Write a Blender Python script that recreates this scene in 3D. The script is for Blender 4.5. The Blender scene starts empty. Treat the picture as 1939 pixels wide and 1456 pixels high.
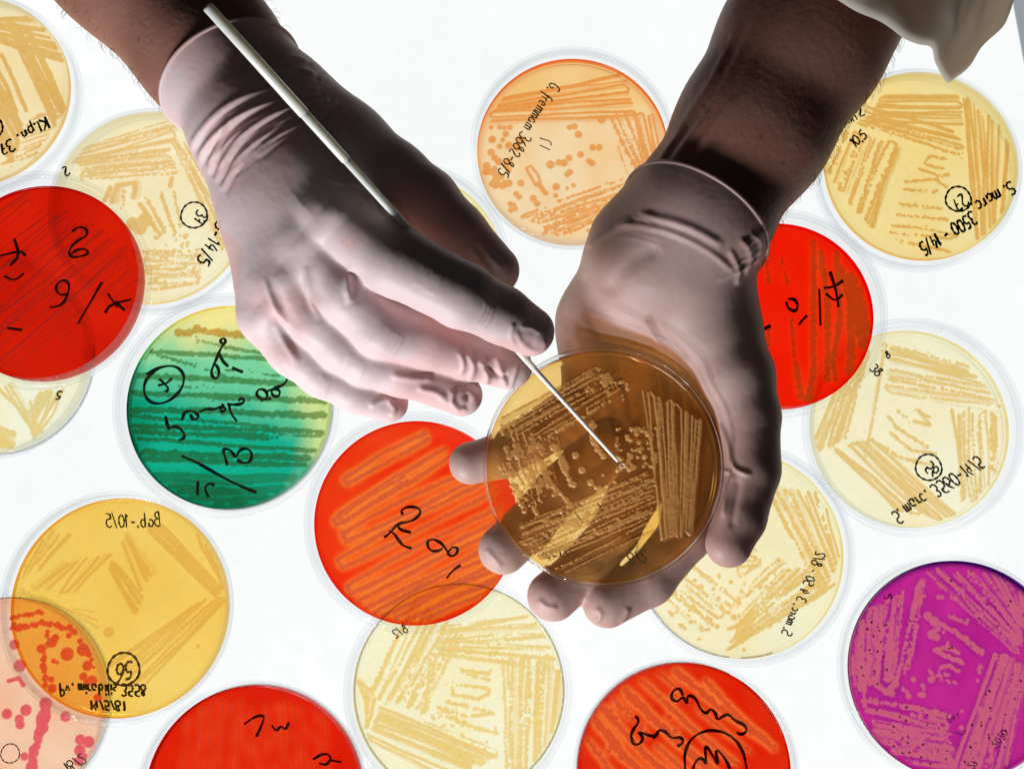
import bpy, bmesh, math, random
import numpy as np
from mathutils import Vector, noise as mnoise

random.seed(7); RNG = np.random.default_rng(11)
scene = bpy.context.scene
COL = scene.collection
MM = 0.001

# ------------------------------------------------------------------ camera, light, exposure
F_PX, CX, CY = 2700.0, 969.5, 728.0          # focal length in photo pixels, picture centre
DIST, TILT = 587.0, math.radians(8.0)        # mm from the table, tilt off the vertical
CAM = np.array([0.0, -DIST*math.sin(TILT), DIST*math.cos(TILT)])
FWD = np.array([0.0, math.sin(TILT), -math.cos(TILT)])
UPV = np.array([0.0, math.cos(TILT), math.sin(TILT)])
RGT = np.array([1.0, 0.0, 0.0])
cd = bpy.data.cameras.new('camera'); cam = bpy.data.objects.new('camera', cd); COL.objects.link(cam)
cd.sensor_width = 36.0; cd.lens = F_PX/1939.0*36.0; cd.clip_start = 0.01; cd.clip_end = 20.0
cam.location = CAM*MM; cam.rotation_euler = (TILT, 0, 0)
scene.camera = cam

world = bpy.data.worlds.new('World'); scene.world = world; world.use_nodes = True
bg = world.node_tree.nodes['Background']
bg.inputs[0].default_value = (0.75, 0.8, 0.9, 1); bg.inputs[1].default_value = 0.008

def area(name, loc, target, size, power, color):
    l = bpy.data.lights.new(name, 'AREA'); l.shape = 'RECTANGLE'; l.size = size[0]; l.size_y = size[1]
    l.energy = power; l.color = color
    o = bpy.data.objects.new(name, l); COL.objects.link(o)
    o.location = loc
    o.rotation_euler = (Vector(target)-Vector(loc)).to_track_quat('-Z', 'Y').to_euler()
    return o
area('key_lamp', (-0.27, -0.43, 0.15), (0.0, 0.02, 0.08), (0.20, 0.12), 3.9, (0.89, 0.945, 1.0))
area('room_softbox', (-0.30, 0.12, 0.95), (0.02, 0.0, 0.05), (0.6, 0.45), 0.10, (1.0, 0.98, 0.96))

sl = bpy.data.lights.new('added_dish_spot', 'SPOT'); sl.energy = 9.0; sl.spot_size = math.radians(8.2); sl.spot_blend = 0.5; sl.shadow_soft_size = 0.03; sl.color = (1.0, 0.92, 0.80)  # unseen spot added to brighten the held dish and its colonies
so = bpy.data.objects.new('added_dish_spot', sl); COL.objects.link(so); so.location = (-0.10, -0.52, 0.42)
so.rotation_euler = (Vector((0.034, -0.036, 0.058))-Vector(so.location)).to_track_quat('-Z', 'Y').to_euler()

vs = scene.view_settings
vs.view_transform = 'Standard'; vs.look = 'None'; vs.exposure = 0.0; vs.gamma = 1.0; vs.use_curve_mapping = False
cy = scene.cycles
cy.max_bounces = 28; cy.transmission_bounces = 24; cy.transparent_max_bounces = 40; cy.glossy_bounces = 6; cy.diffuse_bounces = 3
cy.caustics_refractive = True; cy.caustics_reflective = False; cy.blur_glossy = 0.6
cy.use_denoising = True
try: cy.denoiser = 'OPENIMAGEDENOISE'
except Exception: pass
cy.use_adaptive_sampling = False
cy.sample_clamp_indirect = 6.0

def P(px, py, z=0.0):
    """point at height z (mm) that the photograph shows at pixel px, py"""
    d = FWD + (px-CX)/F_PX*RGT - (py-CY)/F_PX*UPV
    t = (z-CAM[2])/d[2]
    return CAM + d*t
def scale_at(p): return F_PX/float(np.dot(np.asarray(p)-CAM, FWD))
def project(V):
    q = V-CAM; dep = q@FWD
    return np.stack([CX + F_PX*(q@RGT)/dep, CY - F_PX*(q@UPV)/dep], 1)

# ------------------------------------------------------------------ materials
def lin(c):
    c = np.asarray(c, float)/255.0
    return np.where(c <= 0.04045, c/12.92, ((c+0.055)/1.055)**2.4)
def mat(name):
    m = bpy.data.materials.new(name); m.use_nodes = True
    nt = m.node_tree; nt.nodes.clear()
    out = nt.nodes.new('ShaderNodeOutputMaterial')
    return m, nt, out
def N(nt, t, **kw):
    n = nt.nodes.new('ShaderNode'+t)
    for k, v in kw.items():
        if k in n.inputs: n.inputs[k].default_value = v
        else: setattr(n, k, v)
    return n
def ramp(nt, src, stops):
    r = N(nt, 'ValToRGB'); cr = r.color_ramp
    while len(cr.elements) < len(stops): cr.elements.new(0.5)
    for e, (p, c) in zip(cr.elements, stops):
        e.position = p; e.color = (*c, 1) if len(c) == 3 else c
    nt.links.new(src, r.inputs[0]); return r.outputs[0]
def coords(nt): return N(nt, 'TexCoord').outputs['Object']
def math_n(nt, op, a, b=None, c=None):
    n = N(nt, 'Math', operation=op)
    for i, v in enumerate((a, b, c)):
        if v is None: continue
        if isinstance(v, (int, float)): n.inputs[i].default_value = v
        else: nt.links.new(v, n.inputs[i])
    return n.outputs[0]

def mat_glass(name='polystyrene_wall', k=0.0, dark=(0.90, 0.915, 0.93)):
    """clear plastic: longer way through it where the wall is seen edge on, a little mirror there too; k = share of true refraction"""
    m, nt, out = mat(name)
    lw = N(nt, 'LayerWeight', Blend=0.5)
    col = ramp(nt, lw.outputs['Facing'], [(0.0, (0.985, 0.988, 0.99)), (0.55, (0.978, 0.982, 0.984)), (1.0, dark)])
    tr = N(nt, 'BsdfTransparent'); nt.links.new(col, tr.inputs[0])
    gl = N(nt, 'BsdfGlossy', Roughness=0.04)
    f = math_n(nt, 'MULTIPLY_ADD', math_n(nt, 'POWER', lw.outputs['Facing'], 3.0), 0.12, 0.01)
    m1 = N(nt, 'MixShader'); nt.links.new(f, m1.inputs[0]); nt.links.new(tr.outputs[0], m1.inputs[1]); nt.links.new(gl.outputs[0], m1.inputs[2])
    if k > 0:
        g = N(nt, 'BsdfGlass', IOR=1.4, Roughness=0.0)
        mx = N(nt, 'MixShader'); mx.inputs[0].default_value = k
        nt.links.new(m1.outputs[0], mx.inputs[1]); nt.links.new(g.outputs[0], mx.inputs[2]); m1 = mx
    nt.links.new(m1.outputs[0], out.inputs[0]); return m
def mat_thin():
    m, nt, out = mat('polystyrene_sheet')
    lw = N(nt, 'LayerWeight', Blend=0.5)
    f = math_n(nt, 'MULTIPLY_ADD', math_n(nt, 'POWER', lw.outputs['Facing'], 4.0), 0.5, 0.006)
    tr = N(nt, 'BsdfTransparent'); tr.inputs[0].default_value = (0.998, 0.999, 0.999, 1)
    gl = N(nt, 'BsdfGlossy', Roughness=0.03)
    mx = N(nt, 'MixShader'); nt.links.new(f, mx.inputs[0]); nt.links.new(tr.outputs[0], mx.inputs[1]); nt.links.new(gl.outputs[0], mx.inputs[2])
    nt.links.new(mx.outputs[0], out.inputs[0]); return m
def mat_agar(name, scatter, gloss):
    m, nt, out = mat(name)
    at = N(nt, 'Attribute', attribute_name='pigment')
    no = N(nt, 'TexNoise', Scale=420.0, Detail=4.0); nt.links.new(coords(nt), no.inputs[0])
    nv = ramp(nt, no.outputs[0], [(0.3, (0.965,)*3), (0.7, (1.0,)*3)])
    mu = N(nt, 'MixRGB', blend_type='MULTIPLY'); mu.inputs[0].default_value = 1.0
    nt.links.new(at.outputs['Color'], mu.inputs[1]); nt.links.new(nv, mu.inputs[2])
    tr = N(nt, 'BsdfTransparent'); nt.links.new(mu.outputs[0], tr.inputs[0])
    tl0 = N(nt, 'BsdfTranslucent'); nt.links.new(mu.outputs[0], tl0.inputs[0])
    df = N(nt, 'BsdfDiffuse'); nt.links.new(mu.outputs[0], df.inputs[0])
    tl = N(nt, 'MixShader'); nt.links.new(tl0.outputs[0], tl.inputs[1]); nt.links.new(df.outputs[0], tl.inputs[2])
    m1 = N(nt, 'MixShader'); m1.inputs[0].default_value = scatter
    nt.links.new(tr.outputs[0], m1.inputs[1]); nt.links.new(tl.outputs[0], m1.inputs[2])
    gl = N(nt, 'BsdfGlossy', Roughness=0.12)
    bp = N(nt, 'Bump', Strength=0.15, Distance=0.0004); nt.links.new(no.outputs[0], bp.inputs['Height']); nt.links.new(bp.outputs[0], gl.inputs['Normal'])
    lw = N(nt, 'LayerWeight', Blend=0.5)
    f = math_n(nt, 'MULTIPLY_ADD', math_n(nt, 'POWER', lw.outputs['Facing'], 4.0), 0.3, gloss)
    m2 = N(nt, 'MixShader'); nt.links.new(f, m2.inputs[0]); nt.links.new(m1.outputs[0], m2.inputs[1]); nt.links.new(gl.outputs[0], m2.inputs[2])
    nt.links.new(m2.outputs[0], out.inputs[0]); return m
def mat_growth(name, body, opacity, gloss):
    m, nt, out = mat(name)
    at = N(nt, 'Attribute', attribute_name='pigment'); de = N(nt, 'Attribute', attribute_name='layer')
    tr = N(nt, 'BsdfTransparent'); nt.links.new(at.outputs['Color'], tr.inputs[0])
    df = N(nt, 'BsdfDiffuse'); df.inputs[0].default_value = (*body, 1)
    tl = N(nt, 'BsdfTranslucent'); tl.inputs[0].default_value = (*body, 1)
    a1 = N(nt, 'MixShader'); a1.inputs[0].default_value = 0.18
    nt.links.new(df.outputs[0], a1.inputs[1]); nt.links.new(tl.outputs[0], a1.inputs[2])
    gl = N(nt, 'BsdfGlossy', Roughness=0.18)
    a2 = N(nt, 'MixShader'); a2.inputs[0].default_value = gloss
    nt.links.new(a1.outputs[0], a2.inputs[1]); nt.links.new(gl.outputs[0], a2.inputs[2])
    mx = N(nt, 'MixShader'); nt.links.new(math_n(nt, 'MULTIPLY', de.outputs['Fac'], opacity), mx.inputs[0])
    nt.links.new(tr.outputs[0], mx.inputs[1]); nt.links.new(a2.outputs[0], mx.inputs[2])
    nt.links.new(mx.outputs[0], out.inputs[0]); return m
def mat_ink(name, col, cover):
    m, nt, out = mat(name)
    no = N(nt, 'TexNoise', Scale=900.0, Detail=3.0); nt.links.new(coords(nt), no.inputs[0])
    f = ramp(nt, no.outputs[0], [(0.3, (cover*0.75,)*3), (0.62, (min(1, cover*1.1),)*3)])
    tr = N(nt, 'BsdfTransparent'); tr.inputs[0].default_value = (*[0.25+0.75*c for c in col], 1)
    df = N(nt, 'BsdfDiffuse'); df.inputs[0].default_value = (*col, 1)
    mx = N(nt, 'MixShader'); nt.links.new(f, mx.inputs[0]); nt.links.new(tr.outputs[0], mx.inputs[1]); nt.links.new(df.outputs[0], mx.inputs[2])
    nt.links.new(mx.outputs[0], out.inputs[0]); return m
def mat_table():
    m, nt, out = mat('lit_diffuser')
    co = coords(nt)
    n1 = N(nt, 'TexNoise', Scale=42.0, Detail=9.0, Roughness=0.78); nt.links.new(co, n1.inputs[0])
    n2 = N(nt, 'TexNoise', Scale=4.0, Detail=2.0); nt.links.new(co, n2.inputs[0])
    a = ramp(nt, n1.outputs[0], [(0.34, (0.925, 0.945, 0.945)), (0.66, (1.0, 1.0, 1.0))])
    b = ramp(nt, n2.outputs[0], [(0.35, (0.945, 0.965, 0.958)), (0.62, (1.0, 1.0, 1.0))])
    mu = N(nt, 'MixRGB', blend_type='MULTIPLY'); mu.inputs[0].default_value = 1.0
    nt.links.new(a, mu.inputs[1]); nt.links.new(b, mu.inputs[2])
    e = N(nt, 'Emission', Strength=1.02); nt.links.new(mu.outputs[0], e.inputs[0])
    nt.links.new(e.outputs[0], out.inputs[0]); return m
def mat_simple(name, col, rough, bump=None, metallic=0.0, sss=None, var=None):
    m, nt, out = mat(name)
    p = N(nt, 'BsdfPrincipled', Roughness=rough, Metallic=metallic)
    p.inputs['Base Color'].default_value = (*col, 1)
    co = coords(nt)
    if var:
        no = N(nt, 'TexNoise', Scale=var[0], Detail=4.0); nt.links.new(co, no.inputs[0])
        nt.links.new(ramp(nt, no.outputs[0], [(0.35, var[1]), (0.65, col)]), p.inputs['Base Color'])
    if bump:
        nb = N(nt, 'TexNoise', Scale=bump[0], Detail=5.0); nt.links.new(co, nb.inputs[0])
        bp = N(nt, 'Bump', Strength=bump[1], Distance=bump[2]); nt.links.new(nb.outputs[0], bp.inputs['Height']); nt.links.new(bp.outputs[0], p.inputs['Normal'])
    if sss:
        p.inputs['Subsurface Weight'].default_value = sss[0]; p.inputs['Subsurface Radius'].default_value = sss[1]; p.inputs['Subsurface Scale'].default_value = sss[2]
    nt.links.new(p.outputs[0], out.inputs[0]); return m
def mat_glove(name, pale, pink):
    m, nt, out = mat(name)
    p = N(nt, 'BsdfPrincipled', Roughness=0.5)
    p.inputs['Specular IOR Level'].default_value = 0.3
    co = coords(nt)
    wa = N(nt, 'TexNoise', Scale=22.0, Detail=3.0); nt.links.new(co, wa.inputs[0])
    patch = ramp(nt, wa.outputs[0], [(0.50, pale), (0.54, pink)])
    n2 = N(nt, 'TexNoise', Scale=9.0, Detail=2.0); nt.links.new(co, n2.inputs[0])
    warm = ramp(nt, n2.outputs[0], [(0.35, (1, 1, 1)), (0.7, (0.95, 0.87, 0.87))])
    mu = N(nt, 'MixRGB', blend_type='MULTIPLY'); mu.inputs[0].default_value = 1.0
    nt.links.new(patch, mu.inputs[1]); nt.links.new(warm, mu.inputs[2]); nt.links.new(mu.outputs[0], p.inputs['Base Color'])
    p.inputs['Subsurface Weight'].default_value = 0.14; p.inputs['Subsurface Radius'].default_value = (1.0, 0.42, 0.3); p.inputs['Subsurface Scale'].default_value = 0.0025
    nb = N(nt, 'TexNoise', Scale=700.0, Detail=3.0); nt.links.new(co, nb.inputs[0])
    bp = N(nt, 'Bump', Strength=0.12, Distance=0.0003); nt.links.new(nb.outputs[0], bp.inputs['Height']); nt.links.new(bp.outputs[0], p.inputs['Normal'])
    nt.links.new(p.outputs[0], out.inputs[0]); return m
def mat_skin():
    m, nt, out = mat('skin')
    p = N(nt, 'BsdfPrincipled', Roughness=0.5); p.inputs['Specular IOR Level'].default_value = 0.3
    co = coords(nt)
    n1 = N(nt, 'TexNoise', Scale=30.0, Detail=5.0); nt.links.new(co, n1.inputs[0])
    c1 = ramp(nt, n1.outputs[0], [(0.3, (0.27, 0.11, 0.075)), (0.7, (0.36, 0.165, 0.115))])
    vo = N(nt, 'TexNoise', Scale=260.0, Detail=1.0); nt.links.new(co, vo.inputs[0])
    fr = ramp(nt, vo.outputs[0], [(0.24, (0.5, 0.4, 0.36)), (0.29, (1, 1, 1))])
    mu = N(nt, 'MixRGB', blend_type='MULTIPLY'); mu.inputs[0].default_value = 0.5
    nt.links.new(c1, mu.inputs[1]); nt.links.new(fr, mu.inputs[2]); nt.links.new(mu.outputs[0], p.inputs['Base Color'])
    p.inputs['Subsurface Weight'].default_value = 0.15; p.inputs['Subsurface Radius'].default_value = (1.0, 0.35, 0.2); p.inputs['Subsurface Scale'].default_value = 0.003
    v = N(nt, 'TexVoronoi', Scale=900.0); nt.links.new(co, v.inputs[0])
    bp = N(nt, 'Bump', Strength=0.16, Distance=0.0003); nt.links.new(v.outputs['Distance'], bp.inputs['Height']); nt.links.new(bp.outputs[0], p.inputs['Normal'])
    nt.links.new(p.outputs[0], out.inputs[0]); return m
def mat_cloth():
    m, nt, out = mat('cotton_twill')
    p = N(nt, 'BsdfPrincipled', Roughness=0.85)
    p.inputs['Base Color'].default_value = (0.90, 0.85, 0.76, 1)
    co = coords(nt)
    w = N(nt, 'TexWave', Scale=420.0, Distortion=1.5); nt.links.new(co, w.inputs[0])
    bp = N(nt, 'Bump', Strength=0.18, Distance=0.0003); nt.links.new(w.outputs[0], bp.inputs['Height']); nt.links.new(bp.outputs[0], p.inputs['Normal'])
    tl = N(nt, 'BsdfTranslucent'); tl.inputs[0].default_value = (0.92, 0.84, 0.72, 1)
    mx = N(nt, 'MixShader'); mx.inputs[0].default_value = 0.55
    nt.links.new(p.outputs[0], mx.inputs[1]); nt.links.new(tl.outputs[0], mx.inputs[2]); nt.links.new(mx.outputs[0], out.inputs[0]); return m

M_GLASS, M_THIN = mat_glass(), mat_thin()
M_RIM = mat_glass('polystyrene_rim', 0.85)
M_AGAR = mat_agar('nutrient_agar', 0.03, 0.006)
M_AGAR_HELD = mat_agar('amber_agar', 0.14, 0.02)
M_GROW = mat_growth('bacterial_film', (0.75, 0.58, 0.36), 0.06, 0.10)
M_GROW_HELD = mat_growth('thick_colonies', (0.88, 0.46, 0.145), 0.74, 0.07)
M_INK = mat_ink('marker_ink', (0.010, 0.010, 0.012), 0.93)
M_INK_FAINT = mat_ink('faded_marker_ink', (0.05, 0.05, 0.045), 0.6)
M_GLOVE, M_SKIN, M_CLOTH = mat_glove('latex_glove', (0.73, 0.565, 0.55), (0.74, 0.50, 0.47)), mat_skin(), mat_cloth()
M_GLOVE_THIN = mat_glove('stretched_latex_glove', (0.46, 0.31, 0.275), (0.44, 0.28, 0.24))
M_HAIR = mat_simple('arm_hair', (0.08, 0.035, 0.02), 0.5)
M_STICK = mat_simple('white_plastic', (0.93, 0.88, 0.77), 0.3, bump=(500, 0.1, 0.0002), sss=(0.9, (1.0, 0.95, 0.85), 0.003))
M_WIRE = mat_simple('pale_wire', (0.82, 0.80, 0.76), 0.25)

# ------------------------------------------------------------------ object helpers
def tag(o, label=None, cat=None, group=None, kind=None):
    for k, v in (('label', label), ('category', cat), ('group', group), ('kind', kind)):
        if v: o[k] = v
    return o
def empty(name, loc=(0, 0, 0), rot=(0, 0, 0)):
    o = bpy.data.objects.new(name, None); COL.objects.link(o); o.empty_display_size = 0.02
    o.location = loc; o.rotation_euler = rot; return o
def mesh_obj(name, V, F, mats, parent=None, smooth=True, fmat=None, attrs=None):
    """V in mm, local to the parent; F an (n,4) / (n,3) int array or a list of faces"""
    me = bpy.data.meshes.new(name)
    V = np.asarray(V, np.float32)*MM
    if isinstance(F, np.ndarray):
        n, k = F.shape
        me.vertices.add(len(V)); me.vertices.foreach_set('co', V.ravel())
        me.loops.add(n*k); me.loops.foreach_set('vertex_index', F.astype(np.int32).ravel())
        me.polygons.add(n)
        me.polygons.foreach_set('loop_start', np.arange(0, n*k, k, dtype=np.int32))
        me.polygons.foreach_set('loop_total', np.full(n, k, np.int32))
        me.update(calc_edges=True); me.validate()
    else:
        me.from_pydata([tuple(v) for v in V], [], F); me.update()
    for m in (mats if isinstance(mats, list) else [mats]): me.materials.append(m)
    if fmat is not None: me.polygons.foreach_set('material_index', np.asarray(fmat, np.int32))
    me.polygons.foreach_set('use_smooth', np.full(len(me.polygons), smooth))
    for k, a in (attrs or {}).items():
        a = np.asarray(a, np.float32)
        if a.ndim == 2:
            at = me.attributes.new(k, 'FLOAT_COLOR', 'POINT')
            at.data.foreach_set('color', np.concatenate([a, np.ones((len(a), 1), np.float32)], 1).ravel())
        else:
            at = me.attributes.new(k, 'FLOAT', 'POINT'); at.data.foreach_set('value', a)
    me.update()
    o = bpy.data.objects.new(name, me); COL.objects.link(o)
    if parent is not None: o.parent = parent
    return o
def join(parts):
    Vs, Fs, n = [], [], 0
    for V, F in parts:
        Vs.append(np.asarray(V, float)); Fs += [tuple(i+n for i in f) for f in F]; n += len(V)
    return np.concatenate(Vs), Fs
def tube(path, radii, seg=12, cap=True):
    path = np.asarray(path, float); n = len(path)
    radii = np.full(n, radii, float) if np.isscalar(radii) else np.asarray(radii, float)
    tan = np.gradient(path, axis=0); tan /= np.linalg.norm(tan, axis=1)[:, None]
    ref = np.array([0, 0, 1.0]) if abs(tan[0][2]) < 0.9 else np.array([1.0, 0, 0])
    V, Fc = [], []
    for i in range(n):
        a = np.cross(tan[i], ref); a /= np.linalg.norm(a); b = np.cross(a, tan[i])
        for k in range(seg):
            t = 2*math.pi*k/seg
            V.append(path[i]+radii[i]*(math.cos(t)*a+math.sin(t)*b))
    for i in range(n-1):
        for k in range(seg):
            Fc.append((i*seg+k, (i+1)*seg+k, (i+1)*seg+(k+1) % seg, i*seg+(k+1) % seg))
    if cap:
        Fc.append(tuple(range(seg))); Fc.append(tuple(reversed([(n-1)*seg+k for k in range(seg)])))
    return V, Fc
def lathe(prof, seg=216):
    prof = np.asarray(prof, float); n = len(prof); V, Fc, ring = [], [], []
    for r, z in prof:
        if r < 1e-6: ring.append([len(V)]); V.append((0, 0, z))
        else:
            ring.append(list(range(len(V), len(V)+seg)))
            for k in range(seg):
                t = 2*math.pi*k/seg; V.append((r*math.cos(t), r*math.sin(t), z))
    for i in range(n-1):
        A, B = ring[i], ring[i+1]
        for k in range(seg):
            k2 = (k+1) % seg
            if len(A) == 1 and len(B) == 1: continue
            if len(A) == 1: Fc.append((A[0], B[k2], B[k]))
            elif len(B) == 1: Fc.append((A[k], A[k2], B[0]))
            else: Fc.append((A[k], A[k2], B[k2], B[k]))
    return np.array(V), Fc

# ------------------------------------------------------------------ the light table
def build_table():
    # right-hand edge of the lit panel runs just inside the top right corner
    e0, e1 = P(1916, 0)[:2], P(1942, 140)[:2]
    d = (e0-e1)/np.linalg.norm(e0-e1)
    a, b = e1-d*345, e1+d*95
    V = [(-265, -215, 0), (a[0], a[1], 0), (b[0], b[1], 0), (-265, 230, 0)]
    tag(mesh_obj('table_surface', V, [(0, 1, 2, 3)], mat_table(), smooth=False), 'softly mottled white glowing light table top', 'light table', kind='structure')
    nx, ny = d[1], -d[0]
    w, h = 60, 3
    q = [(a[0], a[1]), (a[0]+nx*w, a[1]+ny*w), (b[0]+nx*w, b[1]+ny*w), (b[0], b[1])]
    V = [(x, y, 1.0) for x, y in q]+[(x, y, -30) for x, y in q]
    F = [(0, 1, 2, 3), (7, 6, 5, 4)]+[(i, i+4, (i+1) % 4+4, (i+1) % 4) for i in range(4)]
    m, nt, out = mat('frame_added_glow')
    e = N(nt, 'Emission', Strength=0.34); e.inputs[0].default_value = (0.80, 0.92, 1.0, 1)  # added glow in place of light on the frame, which is no lamp
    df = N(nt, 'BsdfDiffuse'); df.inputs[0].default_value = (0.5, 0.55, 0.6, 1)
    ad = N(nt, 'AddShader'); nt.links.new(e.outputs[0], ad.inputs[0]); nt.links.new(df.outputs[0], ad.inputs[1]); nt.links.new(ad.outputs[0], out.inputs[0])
    tag(mesh_obj('table_frame', V, F, m, smooth=False), 'blue grey light table frame in the top right corner, glow added', 'table frame', kind='structure')
build_table()

# ------------------------------------------------------------------ bacterial growth drawn as strokes of cells (photo pixels -> one raster per dish)
class Growth:
    def __init__(s, cx, cy, r):
        s.cx, s.cy, s.r = cx, cy, r
        s.n = int(2*r)+3; s.f = np.zeros((s.n, s.n), np.float32)      # row = y down
    def dot(s, x, y, r, soft=1.6, val=1.0):
        x = x-s.cx+s.r+1; y = y-s.cy+s.r+1
        x0, x1 = max(0, int(x-r-3)), min(s.n, int(x+r+4)); y0, y1 = max(0, int(y-r-3)), min(s.n, int(y+r+4))
        if x0 >= x1 or y0 >= y1: return
        yy, xx = np.mgrid[y0:y1, x0:x1]
        d = np.hypot(xx-x, yy-y)
        v = np.clip((r-d)/soft+0.5, 0, 1)*val
        w = s.f[y0:y1, x0:x1]; np.maximum(w, v, out=w)
    def inside(s, x, y, k=0.96): return math.hypot(x-s.cx, y-s.cy) < s.r*k
    def line(s, pts, w, dots=0.0, bump=0.12, wave=0.8, soft=1.6, val=1.0, taper=0.16):
        """a streak along pts, w px wide; dots = chance that it breaks up into single colonies"""
        pts = np.asarray(pts, float)
        seg = np.hypot(*np.diff(pts, axis=0).T); L = seg.sum()
        if L < 1: return
        step = max(1.3, w*0.30); n = int(L/step)+2
        cum = np.concatenate([[0], np.cumsum(seg)])
        ph = random.random()*10; ph2 = random.random()*10
        gap = 0
        for i in range(n):
            t = i/(n-1)*L
            x = np.interp(t, cum, pts[:, 0]); y = np.interp(t, cum, pts[:, 1])
            j = np.searchsorted(cum, t, side='right')-1; j = min(j, len(seg)-1)
            dx, dy = (pts[j+1]-pts[j])/max(seg[j], 1e-6)
            o = wave*math.sin(t/37+ph)+0.5*wave*math.sin(t/13+ph2)
            x += -dy*o; y += dx*o
            if not s.inside(x, y): continue
            k = 1.0-taper*abs(math.sin(t/61+ph2))
            if dots > 0:
                g = 0.5+0.5*math.sin(t/(w*3.1)+ph)+random.uniform(-0.5, 0.5)
                if g < dots:
                    if random.random() < 0.25*(1-dots):
                        s.dot(x+random.gauss(0, w*0.4), y+random.gauss(0, w*0.4), w*0.26, soft, val*0.8)
                    continue
                s.dot(x+random.gauss(0, w*0.10), y+random.gauss(0, w*0.10), w*0.5*random.uniform(0.5, 1.0)*k, soft, val)
            else:
                s.dot(x+random.gauss(0, w*bump*0.3), y+random.gauss(0, w*bump*0.3), w*0.5*k*(1+random.uniform(-bump, bump)), soft, val)
    def hatch(s, a, b, c, d, n, w, dots=0.0, zig=True, jit=4, wv=0.35, **kw):
        """n streaks fanned from segment a-b to segment c-d; some joined into hairpins"""
        a, b, c, d = map(np.array, (a, b, c, d)); prev = None; n = int(n*1.4) if n > 3 else n; w *= .80; jit *= .8
        for i in range(n):
            t = (i+random.uniform(-0.22, 0.22))/max(n-1, 1)
            p = a+(c-a)*t+RNG.normal(0, jit, 2); q = b+(d-b)*t+RNG.normal(0, jit, 2)
            m = (p+q)/2+RNG.normal(0, jit*0.6, 2)
            dd = dots if not isinstance(dots, tuple) else dots[0]+(dots[1]-dots[0])*t
            ww = w*random.uniform(1-wv, 1+wv)
            s.line([p, m, q] if i % 2 == 0 else [q, m, p], ww, max(0, dd+random.uniform(-0.15, 0.15)) if dd > 0 else 0, **kw)
            if random.random() < 0.45: s.line([p+RNG.normal(0, 3, 2), q+RNG.normal(0, 3, 2)+(c-a)/n*0.45], ww*0.35, min(0.8, dd+0.25), **kw)
            if random.random() < 0.5: s.line([p+(c-a)/n*random.uniform(.3, .7), q+(d-b)/n*random.uniform(.3, .7)], ww*random.uniform(.2, .5), dd*.7, val=random.uniform(.5, .9), **kw)
            if dd < .2 and random.random() < 0.2: s.line([p+(c-a)/n*.5, q+(d-b)/n*.5], ww*1.7, 0, val=.38, soft=4, wave=kw.get('wave', 1.5))
            if zig and prev is not None and random.random() < 0.4:
                e, pe = (q, prev[1]) if i % 2 else (p, prev[0])
                s.line([pe, (pe+e)/2+(e-(p+q)/2)*0.05, e], ww*0.8, dd, **kw)
            prev = (p, q)
    def spots(s, x0, y0, x1, y1, n, r0, r1, **kw):
        for _ in range(n):
            x, y = random.uniform(x0, x1), random.uniform(y0, y1)
            if not s.inside(x, y, 0.93): continue
            r = random.uniform(r0, r1); s.dot(x, y, r, **kw)
            if random.random() < 0.35:
                t = random.uniform(0, 6.3); s.dot(x+r*1.5*math.cos(t), y+r*1.5*math.sin(t), r*random.uniform(0.7, 1), **kw)
    def blur(s, sig):
        k = np.exp(-0.5*(np.arange(-3*sig, 3*sig+1)/sig)**2); k /= k.sum()
        g = np.apply_along_axis(lambda v: np.convolve(v, k, 'same'), 0, s.f)
        return np.apply_along_axis(lambda v: np.convolve(v, k, 'same'), 1, g)
    def sample(s, img, u, v):
        """u right, v up in dish radii"""
        x = np.clip(u*s.r+s.r+1, 0, s.n-1.001); y = np.clip(-v*s.r+s.r+1, 0, s.n-1.001)
        i, j = x.astype(int), y.astype(int); fx, fy = x-i, y-j
        return ((img[j, i]*(1-fx)+img[j, i+1]*fx)*(1-fy)+(img[j+1, i]*(1-fx)+img[j+1, i+1]*fx)*fy)

def disc_grid(n):
    """square grid bent onto the unit disc: (n+1)^2 points, n^2 quads, rim indices"""
    t = np.linspace(-1, 1, n+1); x, y = np.meshgrid(t, t)
    u = x*np.sqrt(1-y*y/2); v = y*np.sqrt(1-x*x/2)
    idx = np.arange((n+1)**2).reshape(n+1, n+1)
    F = np.stack([idx[:-1, :-1], idx[:-1, 1:], idx[1:, 1:], idx[1:, :-1]], -1).reshape(-1, 4)
    rim = np.concatenate([idx[0, :-1], idx[:-1, -1], idx[-1, :0:-1], idx[:0:-1, 0]])
    return u.ravel(), v.ravel(), F, rim
GU, GV, GF, GRIM = disc_grid(230)
def vnoise(u, v, sc, seed=0):
    r = np.random.default_rng(seed); T = r.random((64, 64))
    x, y = (u*sc) % 64, (v*sc) % 64
    i, j = x.astype(int) % 64, y.astype(int) % 64; fx, fy = x-np.floor(x), y-np.floor(y)
    fx = fx*fx*(3-2*fx); fy = fy*fy*(3-2*fy); i2, j2 = (i+1) % 64, (j+1) % 64
    return (T[j, i]*(1-fx)+T[j, i2]*fx)*(1-fy)+(T[j2, i]*(1-fx)+T[j2, i2]*fx)*fy

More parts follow.
